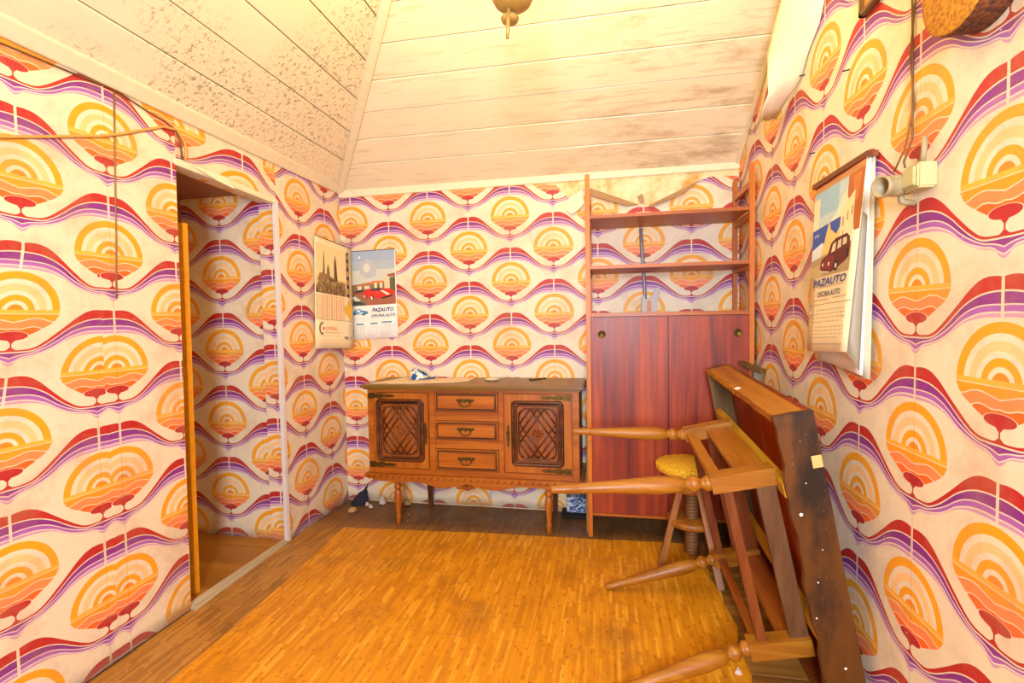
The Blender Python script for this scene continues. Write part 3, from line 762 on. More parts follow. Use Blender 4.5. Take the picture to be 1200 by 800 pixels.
# narrow stretchers near the turned part, wide aprons behind
def tpart(nm, m, *a, bev=.002): return tbox(*a).build(nm, m, tb, bev)
tpart('stretcher', W_pinel, -.040, -.006, i_, W_-i_, -.016, .014)       # A-B top
tpart('apron', W_pinel, -.178, -.085, i_, W_-i_, -.012, .010)
tpart('stretcher', W_railz, -.058, -.030, W_-.018, W_+.014, i_, H_-i_)  # B-D near
tpart('apron', W_grey, -.183, -.128, W_-.014, W_+.012, i_, H_-i_)
tpart('stretcher', W_railz, -.045, -.018, -.016, .014, i_, H_-i_)       # A-C far
tpart('apron', W_railz, -.183, -.085, -.012, .012, i_, H_-i_)
tpart('stretcher', W_piney, -.045, -.018, i_, W_-i_, H_-.015, H_+.015)  # C-D bottom
tpart('apron', W_piney, -.183, -.10, i_, W_-i_, H_-.012, H_+.012)
# deep tray top
def TS(a, b, c):
    k = (c+.2)/.93; return T(a+.034*k, b+.045*k, c-.02*(b+.39)*(1-k)*1.2)
cT, cB, bF, bN, aI, aO = -.175, .722, -.388, .612, -.200, -.305
mb = MB(); mb.hexa([TS(aO, bF, cT), TS(aO+.018, bF, cT), TS(aO+.018, bN-.021, cT), TS(aO, bN-.021, cT)], [TS(aO, bF, cB), TS(aO+.018, bF, cB), TS(aO+.018, bN-.021, cB), TS(aO, bN-.021, cB)])
mb.build('tabletop', W_mah, tb)
# top skirt with chewed inner edge
edge = [(aI, bF)]
k = bF+.03; i = 0
while k < bN-.05:
    edge += [(aI+.002, k), (aI-.007-.004*((i*3) % 2), k+.02), (aI+.001, k+.035)] if k < .15 else [(aI-.001, k), (aI-.003*((i) % 3), k+.05)]
    k += .055 if k < .15 else .09; i += 1
edge.append((aI, bN))
pts = edge+[(aO, bN), (aO, bF)]
n = len(pts); mb = MB(); mb.add([TS(a, b, cT) for a, b in pts]+[TS(a, b, cT+.022) for a, b in pts], [list(range(n)), list(range(n, 2*n))[::-1]]+[(i, (i+1) % n, (i+1) % n+n, i+n) for i in range(n)])
mb.build('top_skirt', W_box, tb)
mb = MB(); edge = [(aI+.004*math.sin(c_*23)+.003*math.sin(c_*61+1), c_) for c_ in [cT+.0+(cB-cT)*i/26 for i in range(27)]]
pts = edge+[(aO, cB), (aO, cT)]; n = len(pts)
mb.add([TS(a, bN+.003, c-.001) for a, c in pts]+[TS(a, bN-.020, c-.001) for a, c in pts], [list(range(n)), list(range(n, 2*n))[::-1]]+[(i, (i+1) % n, (i+1) % n+n, i+n) for i in range(n)])
mb.build('near_skirt', W_boxd, tb)['label'] = 'dark scorched and paint-flecked side board'
mb = MB(); mb.hexa([TS(aO, bF, cT), TS(aI, bF, cT), TS(aI, bF+.022, cT), TS(aO, bF+.022, cT)], [TS(aO, bF, cB), TS(aI, bF, cB), TS(aI, bF+.022, cB), TS(aO, bF+.022, cB)])
mb.build('far_skirt', W_boxg, tb)
mb = MB(); mb.hexa([TS(aO, bF, cB-.022), TS(aI, bF, cB-.022), TS(aI, bN, cB-.022), TS(aO, bN, cB-.022)], [TS(aO, bF, cB), TS(aI, bF, cB), TS(aI, bN, cB), TS(aO, bN, cB)])
mb.build('bottom_skirt', W_railz, tb)
for c0 in (.004, .448):
    tbox(-.186, -.214, -.30, .606, c0, c0+.042).build('runner', W_run, tb, .002)
# paint chips on the dark skirt and a pale patch, small labels
ch = MB()
for c_, a_, r in ((.105, -.222, .0055), (.30, -.232, .0025), (.55, -.26, .004), (.66, -.215, .006), (.21, -.26, .002), (.4, -.21, .0025), (.02, -.25, .002), (.62, -.28, .002)):
    p = TS(a_, bN+.003, c_); MB().lathe(p, p+B_, [(0, r), (.0015, r*.8)], 9).build('paint_splash', m_white, tb)
def tq(a0, a1, c0, c1, m, nm):
    MB().slab([TS(a0, bN+.003, c0), TS(a1, bN+.003, c0), TS(a1, bN+.003, c1), TS(a0, bN+.003, c1)], B_*.001).build(nm, m, tb)
tq(-.276, -.303, -.052, -.018, plain('pale_bare_wood', 'd8a860', .6), 'bare_patch')
def lab(p, ax1, ax2, s1, s2, c, nm='paper_label'):
    p = Vector(p); MB().slab([p, p+ax1*s1, p+ax1*s1+ax2*s2, p+ax2*s2], A_*.001).build(nm, c, tb)
lab(T(-.20, -.30, .02), B_, C_, .05, .05, plain('pale_label', 'c8ccd4', .6))
lab(TS(-.285, .30, .15), B_, C_, .035, .04, plain('white_red_label', 'e0d4d0', .6))
p = TS(aI-.012, .16, cT); MB().lathe(p, p-C_*.004, [(0, .012), (.003, .010)], 10).build('paint_splash', m_white, tb)
# plank end showing behind the table
t_ = thing('leaning_batten', 'short wooden batten with a grey cross piece leaning behind the table by the shelf unit', 'batten', (2.42, -.45, 0))
MB().beam((2.405, -.42, 0), (2.425, -.44, .915), .03, .026, (0, 1, 0)).build('upright', plain('grey_weathered_wood', '7c7468', .7), t_, .002)
MB().beam((2.375, -.36, .945), (2.436, -.50, .917), .028, .022).build('cross_piece', W_boxg, t_, .002)

# ================================================================== lamp
LC = Vector((1.48, -1.70, 0))
t_ = thing('pendant_lamp', 'brass pendant lamp hanging from the ceiling, only its ball and finial in view', 'lamp', (LC.x, LC.y, 1.9))
MB().lathe((LC.x, LC.y, 1.978), (LC.x, LC.y, 2.13), [(0, .012), (.004, .03), (.015, .046), (.035, .056), (.055, .058), (.08, .05), (.10, .03), (.115, .012), (.15, .008)], 28).build('body', m_gold, t_)
MB().lathe((LC.x-.010, LC.y+.01, 1.952), (LC.x-.010, LC.y+.01, 1.974), [(0, .012), (.004, .021), (.012, .024), (.018, .02), (.022, .012)], 20).build('collar', m_gold, t_)
MB().lathe((LC.x-.013, LC.y-.012, 1.902), (LC.x-.008, LC.y-.012, 1.976), [(0, .004), (.03, .0052), (.074, .0058)], 10).build('finial', m_gold, t_)
MB().tube([(LC.x, LC.y, 2.11), (LC.x, LC.y, ZTOP)], .006, 8).build('rod', m_gold, t_)
m_shade = bpy.data.materials.new('added_shade_glass'); m_shade.use_nodes = True
_t = NT(m_shade.node_tree); _p = _t.n['Principled BSDF']; _p.inputs['Base Color'].default_value = lin('a86c28'); _p.inputs['Roughness'].default_value = .3
_tr = _t.n.new('ShaderNodeBsdfTransparent'); _tr.inputs[0].default_value = (1, .78, .45, 1); _mx = _t.n.new('ShaderNodeMixShader'); _mx.inputs[0].default_value = .22
_t.l.new(_p.outputs[0], _mx.inputs[1]); _t.l.new(_tr.outputs[0], _mx.inputs[2]); _t.l.new(_mx.outputs[0], _t.n['Material Output'].inputs[0])
m_bulb, tt_, bb_ = mat('lit_bulb', .4); tt_.put(bb_.inputs['Emission Color'], (1, .72, .3, 1)); bb_.inputs['Emission Strength'].default_value = 12
for i, an in enumerate((95, 215, 335)):
    dx, dy = math.cos(R(an)), math.sin(R(an))
    MB().tube([(LC.x, LC.y, 2.30), (LC.x+dx*.08, LC.y+dy*.08, 2.25), (LC.x+dx*.16, LC.y+dy*.16, 2.27), (LC.x+dx*.18, LC.y+dy*.18, 2.31)], .006, 8).build('arm', m_gold, t_)
    MB().lathe((LC.x+dx*.18, LC.y+dy*.18, 2.30), (LC.x+dx*.18, LC.y+dy*.18, 2.40), [(0, .014), (.03, .014), (.045, .024), (.065, .03), (.085, .02), (.095, .004)], 14).build('bulb', m_bulb, t_)
    MB().lathe((LC.x+dx*.18, LC.y+dy*.18, 2.325), (LC.x+dx*.18, LC.y+dy*.18, 2.43), [(0, .02), (.01, .045), (.04, .068), (.095, .078), (.093, .074), (.042, .064), (.014, .042), (.006, .02)], 20).build('added_shade', m_shade, t_)  # unseen amber cup added under each bulb to cut its downward light
    l = bpy.data.lights.new('bulb_light', 'POINT'); l.energy = BULB_W; l.color = (1, .86, .28); l.shadow_soft_size = .045
    lo = bpy.data.objects.new('bulb_light', l); COL.objects.link(lo); lo.location = (LC.x+dx*.18, LC.y+dy*.18, 2.365-.0); lo.location.z = 2.45

# ================================================================== wall fittings, right
t_ = thing('wall_socket', 'yellowed plastic switch box on the right wall with a pale conduit stub above', 'switch', (XR, -1.65, 1.49))
box(XR-.040, XR, -1.692, -1.635, 1.466, 1.524).build('housing', m_bake, t_, .004)
box(XR-.046, XR-.039, -1.685, -1.641, 1.473, 1.517).build('cover', m_bake, t_, .002)
MB().tube([(XR-.018, -1.668, 1.528), (XR-.016, -1.672, 1.585)], .006, 8).build('conduit_stub', m_bake2, t_)
t_ = thing('lamp_holder', 'grimy empty bulb holder sticking out sideways beside the yellowed switch box', 'lamp holder', (XR-.03, -1.6, 1.49))
MB().lathe((XR-.012, -1.605, 1.492), (XR-.088, -1.632, 1.485), [(0, .016), (.005, .023), (.026, .0245), (.028, .026), (.042, .026), (.044, .0245), (.066, .0245), (.070, .026), (.080, .026), (.081, .0225), (.050, .019), (.042, .0)], 22).build('shell', m_bake2, t_)
MB().tube([(XR-.03, -1.605, 1.472), (XR-.028, -1.607, 1.452), (XR, -1.607, 1.446)], .008, 8).build('bracket', m_bake2, t_)
cbl = MB().tube([(XR-.004, -1.60, 3.0), (XR-.005, -1.592, 2.4), (XR-.006, -1.594, 1.94), (XR-.006, -1.603, 1.72), (XR-.010, -1.612, 1.60), (XR-.03, -1.617, 1.545), (XR-.03, -1.622, 1.53)], .0025, 6)
cbl.tube([(XR-.004, -1.606, 3.0), (XR-.006, -1.600, 2.4), (XR-.004, -1.604, 1.94), (XR-.010, -1.596, 1.80), (XR-.006, -1.612, 1.68), (XR-.020, -1.60, 1.58), (XR-.035, -1.585, 1.53)], .002, 6)
tag(cbl.build('twisted_cable', m_cable), 'thin brown twisted cable running down the right wall to the switch box', 'cable')
t_ = thing('cork_disc', 'thick round cork disc with a burnt dark rim fixed high on the right wall', 'cork disc', (XR, -1.84, 1.84))
MB().lathe((XR, -1.84, 1.84), (XR-.062, -1.84, 1.84), [(0, .103), (.003, .105), (.058, .105), (.060, .104)], 40).build('rim', _cork('burnt_cork', '2c1206', '5a2c0c', '7a4414'), t_)
MB().lathe((XR-.059, -1.84, 1.84), (XR-.064, -1.84, 1.84), [(0, .104), (.003, .1045), (.005, .101)], 40).build('face', m_cork, t_)
t_ = thing('picture_frame', 'corner of a thin wooden picture frame high on the right wall near the brown cable', 'picture frame', (XR, -1.45, 2.1))
mb = MB()
fy0, fy1, fz0, fz1 = -1.575, -1.362, 2.03, 2.36
th_ = .014
mb.box(XR-.02, XR, fy0, fy1, fz0, fz0+th_).box(XR-.02, XR, fy0, fy1, fz1-th_, fz1).box(XR-.02, XR, fy0, fy0+th_, fz0, fz1).box(XR-.02, XR, fy1-th_, fy1, fz0, fz1)
mb.build('frame', wood('frame_wood', '5a3410', '8a5a20', 'a87430', 'Y'), t_, .002)
box(XR-.010, XR, fy0+.01, fy1-.01, fz0+.01, fz1-.01).build('picture', plain('faded_picture', 'c08040', .4), t_)
for y, z, lb in ((-1.27, 1.93, 'dark nail in the right wall, in the medallion just left of the brown twisted cable'), (-1.02, 1.76, 'dark nail in the right wall above and left of the thick calendar'), (-.925, 2.08, 'highest dark nail in the right wall, beside the peeling liner flap')):
    tag(MB().tube([(XR, y, z), (XR-.02, y, z-.003)], .002, 6).build('wall_nail', m_black), lb, 'nail', 'nails in the right wall')

# ---- cables on the left wall
c1 = MB().tube([(.006, -3.2, 1.87), (.006, -2.3, 1.94), (.006, -1.833, 2.0), (.006, -1.65, 2.008), (.006, -1.5, 2.018), (.006, -1.38, 1.995), (.006, -1.30, 1.985), (.007, -1.258, 1.97), (.007, -1.235, 1.93), (.007, -1.228, 1.86)], .0032, 6)
tag(c1.build('upper_cable', m_cable), 'dark cable running along the top of the left wall under the ceiling boards', 'cable')
c2 = MB().tube([(.006, -3.2, 1.55), (.006, -2.3, 1.67), (.006, -1.847, 1.73), (.006, -1.75, 1.765), (.006, -1.661, 1.798), (.006, -1.56, 1.835), (.006, -1.487, 1.869), (.006, -1.38, 1.925), (.006, -1.309, 1.962), (.006, -1.25, 1.972), (.007, -1.215, 1.94), (.007, -1.205, 1.90), (.007, -1.215, 1.862)], .0052, 6)
tag(c2.build('lower_cable', m_cablel), 'pale brown cable crossing the left wall towards the doorway head', 'cable')
tag(MB().tube([(.002, -1.50, 2.02), (.002, -1.511, 1.76), (.002, -1.52, 1.5), (.002, -1.531, 1.278)], .0028, 6).build('seam_batten', plain('tarnished_strip', '8a6a38', .5)), 'thin tarnished metal strip down the upper paper seam of the left wall', 'strip')

# ================================================================== CALENDARS
PM = {}
def pm(c):
    if c not in PM: PM[c] = plain('print_'+c, c, .5, 0, .06)
    return PM[c]
class Page:
    "bilinear page: (u,v) with v downwards"
    def __init__(s, TL, TR, BR, BL, nrm, bow=0.):
        s.q = [Vector(p) for p in (TL, TR, BR, BL)]; s.n = Vector(nrm).normalized()
        pn = (s.q[1]-s.q[0]).cross(s.q[3]-s.q[0]).normalized(); s.q[2] -= pn*(s.q[2]-s.q[0]).dot(pn); s.bow = bow
    def __call__(s, u, v, h=0.):
        TL, TR, BR, BL = s.q; return TL.lerp(TR, u).lerp(BL.lerp(BR, u), v)+s.n*(h+s.bow*math.sin(math.pi*v)*.5)
    def sheet(s, name, m, par, th=.0012):
        return sheet(name, [[s(u/6, v/10, 0) for u in range(7)] for v in range(11)], m, par, th)
def picture(pg, name, polys, par, h=.0012):
    "polys: list of (colour, [(u,v)...]) painted in order, each a hair above the last"
    me_v, me_f, mi, cols = [], [], [], []
    for i, (c, pts) in enumerate(polys):
        if c not in cols: cols.append(c)
        # subdivide vertically so prints follow the bow: simple fan is enough for flat pages
        o_ = len(me_v); me_v += [pg(u, v, h+i*.00001) for u, v in pts]
        me_f.append(list(range(o_, o_+len(pts)))); mi.append(cols.index(c))
    me = bpy.data.meshes.new(name); off = Vector(par['_org']) if par.get('_org') is not None else Vector()
    me.from_pydata([tuple(v-off) for v in me_v], [], me_f)
    for c in cols: me.materials.append(pm(c))
    for p, k in zip(me.polygons, mi): p.material_index = k
    o = bpy.data.objects.new(name, me); COL.objects.link(o); o.parent = par; return o
def rect(u0, u1, v0, v1): return [(u0, v0), (u1, v0), (u1, v1), (u0, v1)]
def text(pg, s, u0, u1, v0, v1, c, par, h=.0035, name='lettering', shear=0, bold=.0, font=None):
    cu = bpy.data.curves.new('txt', 'FONT'); cu.body = s; cu.size = 1; cu.shear = shear; cu.offset = bold; cu.resolution_u = 2
    ob = bpy.data.objects.new('txt', cu); COL.objects.link(ob)
    dg_ = bpy.context.evaluated_depsgraph_get(); dg_.update()
    me = bpy.data.meshes.new_from_object(ob.evaluated_get(dg_)); bpy.data.objects.remove(ob); me.name = name
    xs = [v.co.x for v in me.vertices]; ys = [v.co.y for v in me.vertices]
    x0, x1, y0, y1 = min(xs), max(xs), min(ys), max(ys); off = Vector(par['_org']) if par.get('_org') is not None else Vector()
    for v in me.vertices:
        v.co = pg(u0+(u1-u0)*(v.co.x-x0)/(x1-x0), v1+(v0-v1)*(v.co.y-y0)/(y1-y0), h)-off
    me.materials.clear(); me.materials.append(pm(c))
    o = bpy.data.objects.new(name, me); COL.objects.link(o); o.parent = par; return o
def month_grid(u0, u1, v0, v1, cols_, rows_, c, frame=None):
    out = []
    if frame: 
        for r_ in (rect(u0, u1, v0, v0+.002), rect(u0, u1, v1-.002, v1), rect(u0, u0+.004, v0, v1), rect(u1-.004, u1, v0, v1)): out.append((frame, r_))
    du, dv = (u1-u0)/cols_, (v1-v0)/rows_
    for i in range(cols_):
        for j in range(rows_):
            if (j == 0 and i < 2) or (j == rows_-1 and i > cols_-3): continue
            out.append((c, rect(u0+du*(i+.3), u0+du*(i+.72), v0+dv*(j+.3), v0+dv*(j+.68))))
    return out
# ---- right wall calendar
cr = thing('garage_calendar', 'thick wall calendar with a dark red old car picture hanging on the right wall', 'calendar', (XR-.02, -1.27, 1.3))
bk = Page((XR-.008, -1.095, 1.617), (XR-.010, -1.445, 1.628), (XR-.022, -1.455, .995), (XR-.018, -1.10, 1.03), (-1, 0, 0))
bk.sheet('rear_sheet', pm('c8c0a8'), cr, .004)
bk2 = Page((XR-.014, -1.10, 1.615), (XR-.018, -1.44, 1.62), (XR-.040, -1.445, 1.005), (XR-.03, -1.115, 1.03), (-1, 0, 0))
bk2.sheet('rear_sheet', m_white, cr, .003)
picture(bk2, 'rear_picture', [('2c64b0', [(.90, .74), (1, .72), (1, .98), (.90, .97)]), ('3a3228', [(.88, .22), (.93, .2), (.93, .70), (.88, .66)]), ('8aa070', [(.86, .5), (.9, .48), (.9, .66), (.86, .66)]), ('e8ecf0', [(.93, .80), (.99, .79), (.99, .84), (.93, .85)])], cr)
fr_ = Page((XR-.024, -1.096, 1.612), (XR-.030, -1.448, 1.614), (XR-.080, -1.445, 1.072), (XR-.072, -1.160, 1.056), (-1, 0, .1))
fs_ = fr_.sheet('front_sheet', m_cream, cr)
pl_ = [('b8d0d8', rect(0, 1, .045, .33)), ('98c0dc', rect(0, .55, .045, .20)), ('f0e6c8', [(.35, .33), (.42, .25), (.52, .22), (.62, .14), (.8, .09), (.86, .2), (.8, .33)]), ('e8dcc0', [(.1, .3), (.2, .25), (.3, .28), (.35, .33), (.05, .33)]),
       ('b0642c', [(.72, .045), (1, .045), (1, .36), (.9, .36), (.84, .25), (.72, .15)]), ('c87838', [(.8, .06), (.95, .06), (.92, .2), (.85, .2)]), ('ece0c0', rect(0, .14, .08, .33)),
       ('2f56b0', [(0, .27), (.62, .25), (.62, .40), (0, .45)]), ('d8e4f0', [(0, .39), (.25, .36), (.35, .40), (.35, .46), (0, .46)]), ('e8c878', [(.36, .27), (.38, .24), (.40, .27), (.42, .30), (.55, .34), (.7, .26), (.84, .19), (.86, .50), (.2, .46), (.3, .36)]),
       ('f0e2b8', [(.62, .22), (.86, .14), (.88, .42), (.62, .42)]), ('b89860', rect(.66, .69, .26, .31)), ('b89860', rect(.74, .77, .24, .29)), ('b89860', rect(.82, .85, .22, .27)), ('b89860', rect(.68, .70, .34, .38)),
       ('a89468', [(0, .455), (.88, .41), (.88, .565), (0, .565)]), ('c0a870', [(0, .50), (.4, .48), (.3, .565), (0, .565)]),
       # the car
       ('5c1a1c', [(.25, .47), (.30, .455), (.40, .445), (.46, .385), (.55, .365), (.78, .36), (.84, .385), (.86, .44), (.85, .49), (.78, .51), (.62, .535), (.45, .555), (.27, .54), (.23, .51)]),
       ('7c2824', [(.27, .475), (.40, .455), (.54, .455), (.55, .50), (.45, .535), (.27, .52)]), ('d8d0b0', [(.47, .44), (.50, .395), (.57, .385), (.56, .435)]), ('c8c0a0', [(.60, .43), (.61, .385), (.68, .38), (.68, .425)]), ('c8c0a0', [(.71, .42), (.71, .38), (.78, .38), (.79, .415)]),
       ('1c1412', [(.56, .50), (.60, .485), (.64, .50), (.64, .54), (.60, .555), (.56, .54)]), ('1c1412', [(.79, .45), (.82, .44), (.85, .46), (.84, .49), (.80, .50)]), ('e8e0c8', [(.58, .51), (.60, .505), (.62, .52), (.60, .535), (.58, .53)]),
       ('f0ead0', [(.28, .488), (.31, .485), (.31, .503), (.28, .505)]), ('f0ead0', [(.42, .49), (.45, .487), (.45, .506), (.42, .51)]), ('e8e0c0', [(.23, .527), (.46, .545), (.46, .552), (.23, .535)]),
       ('a89070', rect(0, 1, .725, .729)), ('9c3420', rect(0, 1, 0, .012)), ('c08a50', rect(0, 1, .012, .045))]
pl_ += month_grid(.08, .9, .75, .84, 14, 4, 'b8a888')+month_grid(.08, .9, .85, .93, 14, 4, 'b8a888')+[('b8a888', rect(.08, .9, .955, .96)), ('c0a890', rect(.2, .8, .625, .63)), ('b09a80', rect(.12, .5, .70, .704)), ('b09a80', rect(.6, .9, .696, .70)), ('c8d8e8', rect(.04, .10, .76, .78))]
picture(fr_, 'front_picture', pl_, cr)
text(fr_, 'PAZAUTO', .10, .86, .577, .622, '1c3c8c', cr, shear=.15, bold=.02)
text(fr_, 'OFICINA AUTO', .22, .76, .652, .685, '2c3c70', cr, bold=.015)
text(fr_, '2002', .06, .18, .30, .318, 'e8ecf4', cr)
box(XR-.034, XR-.004, -1.45, -1.09, 1.612, 1.628).build('hanging_bar', wood('calendar_bar', '6a2c0c', '8c4818', 'a8642c', 'Y'), cr)
# right loose sheets curling at the near side
for k, (dy, c) in enumerate(((0, 'c8c4b4'), (.004, '8c8470'))):
    rows = []
    for v in range(9):
        p = fr_(1, .28+.72*v/8, 0); q = bk2(1, .28+.72*v/8, .003)
        rows.append([p.lerp(q, s_/5)+Vector((0, -.004*math.sin(math.pi*s_/5)-dy, 0)) for s_ in range(3+2*k)])
    sheet('curled_sheet', rows, pm(c), cr, .001)
# ---- back wall calendar
cbk = thing('car_calendar', 'white wall calendar with a red sports car picture on the back wall near the corner', 'calendar', (.23, -.01, 1.36))
pg = Page((.078, -.012, 1.645), (.385, -.012, 1.651), (.392, -.016, 1.082), (.060, -.016, 1.066), (0, -1, 0))
pg.sheet('page', m_white, cbk)
pl_ = [('a8b8c4', rect(.0, .98, .008, .62)), ('9cb0c8', rect(0, .98, .008, .12)), ('c8ccc0', rect(0, .98, .22, .42)), ('b4bcc0', [(.2, .15), (.35, .10), (.5, .12), (.6, .2), (.55, .3), (.35, .32), (.2, .26)]), ('d4d6c8', [(.28, .17), (.35, .145), (.42, .17), (.43, .22), (.36, .25), (.29, .23)]), ('e8ecf0', [(.16, .06), (.2, .065), (.22, .09), (.18, .085)]),
       ('8c5040', rect(.0, .98, .39, .62)), ('a06048', [(0, .50), (.98, .44), (.98, .62), (0, .62)]), ('7c6a50', [(0, .385), (.3, .37), (.5, .36), (.75, .365), (.98, .36), (.98, .46), (0, .46)]), ('b8744a', [(.12, .385), (.4, .36), (.45, .39), (.12, .41)]), ('e07030', [(.42, .365), (.5, .35), (.72, .35), (.74, .375), (.42, .385)]),
       ('d8c8a0', [(.74, .32), (.80, .28), (.86, .32), (.86, .44), (.74, .44)]), ('a0503c', [(.80, .285), (.98, .27), (.98, .31), (.84, .31)]), ('58603c', [(.86, .32), (.98, .31), (.98, .48), (.86, .45)]), ('d8d0b0', rect(.15, .24, .40, .44)), ('d8d0b0', rect(.3, .42, .40, .435)), ('e8d8a8', rect(.52, .58, .37, .43)), ('e8d8a8', rect(.64, .70, .37, .43)), ('342c28', [(.08, .455), (.26, .44), (.28, .46), (.1, .475)]),
       ('6c7058', [(0, .50), (.10, .50), (.34, .59), (.34, .62), (0, .62)]), ('c8ccc0', [(.03, .52), (.1, .51), (.22, .56), (.12, .58)]), ('384038', [(.02, .56), (.18, .57), (.3, .6), (.3, .61), (.02, .61)]),
       ('d82c20', [(.27, .47), (.34, .445), (.46, .43), (.66, .435), (.78, .44), (.90, .455), (.95, .48), (.94, .51), (.85, .525), (.68, .545), (.5, .55), (.45, .545), (.36, .53), (.28, .51)]), ('40384c', [(.42, .455), (.5, .43), (.62, .43), (.72, .45), (.6, .46), (.44, .462)]), ('f0e4c8', [(.64, .46), (.70, .458), (.86, .505), (.80, .515)]), ('f06040', [(.55, .475), (.63, .48), (.6, .50), (.55, .49)]), ('28201c', [(.66, .54), (.9, .515), (.92, .53), (.7, .555)]), ('28201c', [(.27, .50), (.33, .50), (.34, .54), (.29, .53)]), ('28201c', [(.42, .51), (.49, .51), (.51, .565), (.44, .56)]), ('e8e8e8', [(.43, .52), (.47, .52), (.485, .56), (.45, .555)]), ('e8e8e8', [(.28, .505), (.315, .505), (.32, .53), (.29, .525)]), ('1c1a1a', rect(0, 1, 0, .008)),
       ('3a8cb8', [(.05, .685), (.10, .66), (.2, .655), (.25, .675), (.36, .685), (.38, .71), (.34, .72), (.22, .72), (.1, .715), (.05, .71)]), ('e8f2f6', [(.11, .685), (.14, .668), (.2, .667), (.22, .685)]), ('e8f2f6', [(.13, .70), (.24, .695), (.3, .705), (.2, .712)]), ('1c4c7c', [(.06, .70), (.1, .70), (.1, .725), (.06, .72)]), ('1c4c7c', [(.25, .71), (.3, .705), (.31, .73), (.26, .73)]),
       ('a8bcc8', rect(.06, .3, .765, .768)), ('a8bcc8', rect(.34, .6, .765, .768)), ('a8bcc8', rect(.66, .95, .762, .765)), ('4c88b0', rect(.12, .28, .822, .838)), ('4c88b0', rect(.42, .58, .82, .836)), ('4c88b0', rect(.66, .88, .812, .828))]
pl_ += month_grid(.04, .30, .85, .97, 5, 6, '8494a0', 'b8c8d4')+month_grid(.36, .58, .85, .97, 5, 6, 'a0b4c0', 'c8d4dc')+month_grid(.62, .96, .845, .97, 7, 6, '8494a0', 'b8c8d4')
picture(pg, 'page_print', pl_, cbk)
text(pg, 'PAZAUTO', .47, .93, .655, .70, '0c4c80', cbk, shear=.2, bold=.03)
text(pg, 'OFICINA AUTO', .45, .96, .726, .758, '0c3c68', cbk, shear=.1, bold=.02)
# ---- corner calendar
cc = thing('church_calendar', 'yellowed calendar with a sepia church picture hanging across the left corner', 'calendar', (.04, -.18, 1.35))
pg = Page((.012, -.318, 1.708), (.089, -.032, 1.660), (.070, -.035, 1.016), (.012, -.345, 1.028), (.96, -.25, 0))
pg.sheet('page', m_cream, cc)
pl_ = [('e4cc94', rect(.02, .82, .055, .50)), ('d8b87c', rect(.02, .82, .35, .5)),
       ('6c5434', [(.20, .35), (.215, .17), (.228, .10), (.24, .17), (.255, .35)]), ('7c6440', [(.29, .36), (.31, .27), (.34, .22), (.37, .27), (.40, .36)]), ('5c4428', [(.49, .42), (.50, .2), (.53, .12), (.56, .2), (.60, .42)]), ('8c7044', [(.1, .33), (.2, .31), (.45, .34), (.6, .37), (.8, .37), (.8, .48), (.1, .44)]), ('5c482c', [(.33, .35), (.55, .365), (.53, .385), (.33, .37)]),
       ('7c6038', [(.03, .43), (.15, .39), (.4, .42), (.6, .41), (.8, .44), (.82, .5), (.02, .5)])]
random.seed(3)
for i in range(70):
    u = random.uniform(.04, .78); v = random.uniform(.36, .49); wd = random.uniform(.008, .02); ht = random.uniform(.02, .05)
    pl_.append((random.choice(('4c3820', '5c4628', 'a8885c', '8c7048', 'c8a870')), rect(u, u+wd, v, min(.5, v+ht))))
pl_ += [('3c2450', rect(.835, .91, .06, .50)), ('1c1410', rect(.0, 1, 0, .006))]
for i in range(6): pl_.append(('e89c5c', rect(.03+.125*i, .06+.125*i, .51, .735)))
for i in range(6):
    for j in range(15): pl_.append(('b8906c', rect(.075+.125*i, .135+.125*i, .515+.015*j, .520+.015*j)))
for j in range(8): pl_.append(('b0a49c', rect(.82, .96, .78+.02*j, .783+.02*j)))
pl_ += [('8c7c6c', rect(.02, .95, .735, .738)), ('c8a890', rect(.02, .95, .92, .922)), ('c8a890', rect(.02, .6, .885, .887)), ('9c4c5c', rect(.74, .79, .89, .91)), ('5c5860', rect(.80, .84, .89, .915)), ('98a0b0', rect(.9, .93, .89, .915)),
        ('e0a820', [(.75, .60), (.84, .58), (.88, .52), (.92, .57), (1.0, .62), (.95, .65), (.93, .73), (.87, .70), (.78, .66)]), ('d8402c', rect(.18, .215, .805, .828))]
arc = [(.17+.085*math.cos(R(a))*1.0, .818+.058*math.sin(R(a))) for a in range(75, 286, 15)]
arc2 = [(.17+.050*math.cos(R(a)), .818+.040*math.sin(R(a))) for a in range(285, 74, -15)]
pl_.append(('7c6c4c', arc+arc2))
picture(pg, 'page_print', pl_, cc)
text(pg, 'COPINEL', .24, .56, .80, .832, 'e06838', cc)
text(pg, 'telecomunicacoes', .24, .62, .848, .86, '9c8468', cc)
for i, ch_ in enumerate('AOBRE'): text(pg, ch_, .848, .898, .075+.085*i, .125+.085*i, 'e8c030', cc, bold=.02)

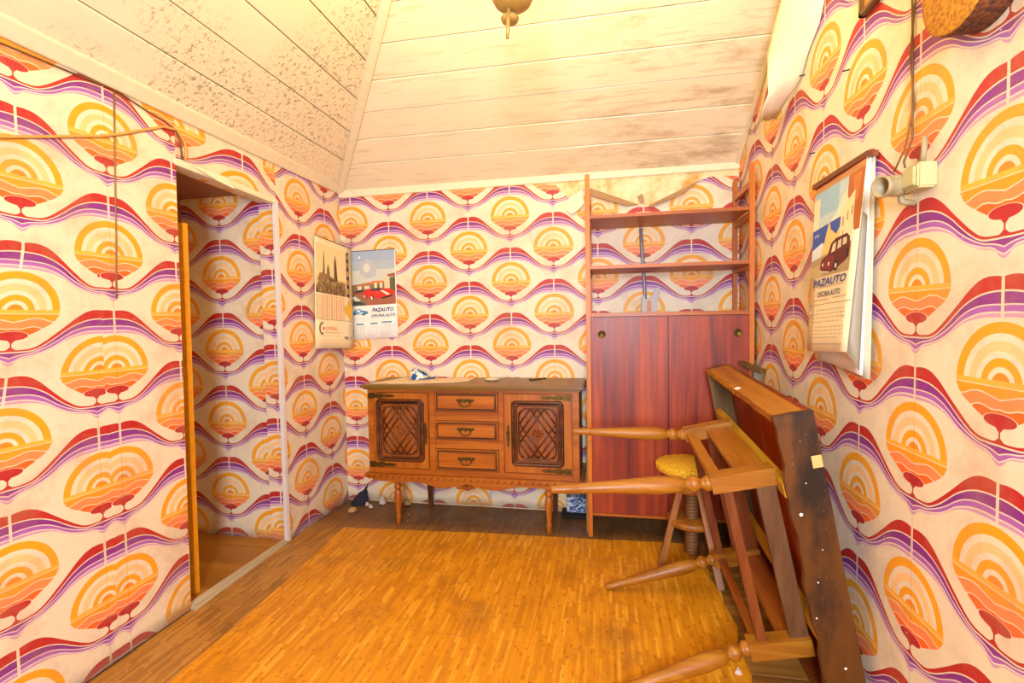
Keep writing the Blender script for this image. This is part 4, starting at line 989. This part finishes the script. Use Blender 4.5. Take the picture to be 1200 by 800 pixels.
# ================================================================== debris
m_dk = plain('dark_blue_cloth', '1c2038', .8, var=.3)
o = MB(); o.hexa([(.06, -.10, 0), (.13, -.13, 0), (.17, -.06, 0), (.09, -.02, 0)], [(.10, -.05, .06), (.12, -.06, .06), (.155, -.035, .075), (.12, -.015, .07)])
o.hexa([(.11, -.05, .05), (.135, -.06, .05), (.14, -.035, .055), (.115, -.03, .055)], [(.165, -.05, .118), (.167, -.048, .118), (.166, -.04, .12), (.163, -.042, .12)])
tag(o.build('crumpled_rag', m_dk, None, .004), 'crumpled dark blue rag on the floor in the corner left of the sideboard', 'rag')
m_chip = plain('plaster_chip', 'c8b8b0', .8, var=.2); m_chip2 = plain('brown_scrap', 'b08a5c', .8)
def chip(x, y, s_, h, m, lab_):
    random.seed(int(x*9999)); n = 7
    a = [(x+s_*random.uniform(.6, 1)*math.cos(2*math.pi*i/n), y+s_*random.uniform(.5, .9)*math.sin(2*math.pi*i/n), 0) for i in range(n)]
    b_ = [(x+(p[0]-x)*.5, y+(p[1]-y)*.5, h*random.uniform(.7, 1.1)) for p in a]
    mb = MB(); mb.add(a+b_, [list(range(n))[::-1], list(range(n, 2*n))]+[(i, (i+1) % n, (i+1) % n+n, i+n) for i in range(n)])
    tag(mb.build('debris_chip', m), lab_, 'debris')
chip(.135, -.20, .045, .022, m_chip2, 'flat brown scrap on the floor, nearest of the debris in the left corner')
chip(.185, -.10, .022, .02, m_chip, 'tiny white plaster crumb beside the dark blue rag')
chip(.225, -.13, .022, .016, m_chip, 'small grey plaster crumbs between the rag and the larger white chip')
chip(.275, -.06, .03, .045, m_chip, 'larger white plaster chip by the back wall left of the sideboard leg')
chip(.435, -.045, .036, .022, m_chip2, 'pale rounded scrap on the floor behind the front left sideboard leg')
chip(2.13, -1.30, .018, .012, m_chip, 'small white crumb on the floor under the lowest near table leg')
sp = MB(); random.seed(11)
for i in range(130):
    x = random.uniform(.05, 2.4); y = random.uniform(-2.2, -.1); s_ = random.uniform(.0012, .0035)
    sp.lathe((x, y, .001), (x, y, .005), [(0, s_), (.002, s_*.6)], 5)
o = tag(sp.build('floor_crumbs', m_chip), 'scattered tiny white crumbs over the whole floor', 'crumbs'); o['kind'] = 'stuff'
chip(.41, -1.72, .02, .004, m_chip, 'white paint flake on the bright vinyl at the lower left')
# patterned box behind the sideboard
def _az():
    m, t, b = mat('blue_white_print', .5); o = t.obj()
    c = t.ramp(t.noise(t.mapping(o, (30, 1, 60)), 1, 2, .5, dist=1.5), [(.42, '16386c'), (.5, '4a78ac'), (.56, 'c8d0d8')], 'LINEAR')
    t.put(b.inputs['Base Color'], c); return m
tag(box(1.470, 1.600, -.09, -.02, .024, .118).build('printed_box', _az(), None, .003), 'blue and white printed box between the sideboard and the shelf unit', 'box')
tag(box(1.44, 1.60, -.13, -.015, 0, .0235).build('dark_plinth', m_black, None, .002), 'low dark block under the blue and white printed box', 'block')
tag(MB().tube([(1.5995, -.30, .0), (1.5995, -.22, .45), (1.5995, -.20, .62)], .005, 8).build('thin_cane', plain('pale_cane', 'b09050', .5)), 'thin pale cane standing in the gap between sideboard and shelf unit', 'cane')
bl = MB().prism([(.975, .055), (.995, .055), (.99, .115), (.978, .115)], 1, -.008, -.003)
tag(bl.build('blue_paper_scrap', plain('pale_blue_paper', 'a8c0e0', .6)), 'pale blue paper scrap stuck low on the back wall under the sideboard', 'paper scrap')

for o in S.objects:
    if '_org' in o: del o['_org']
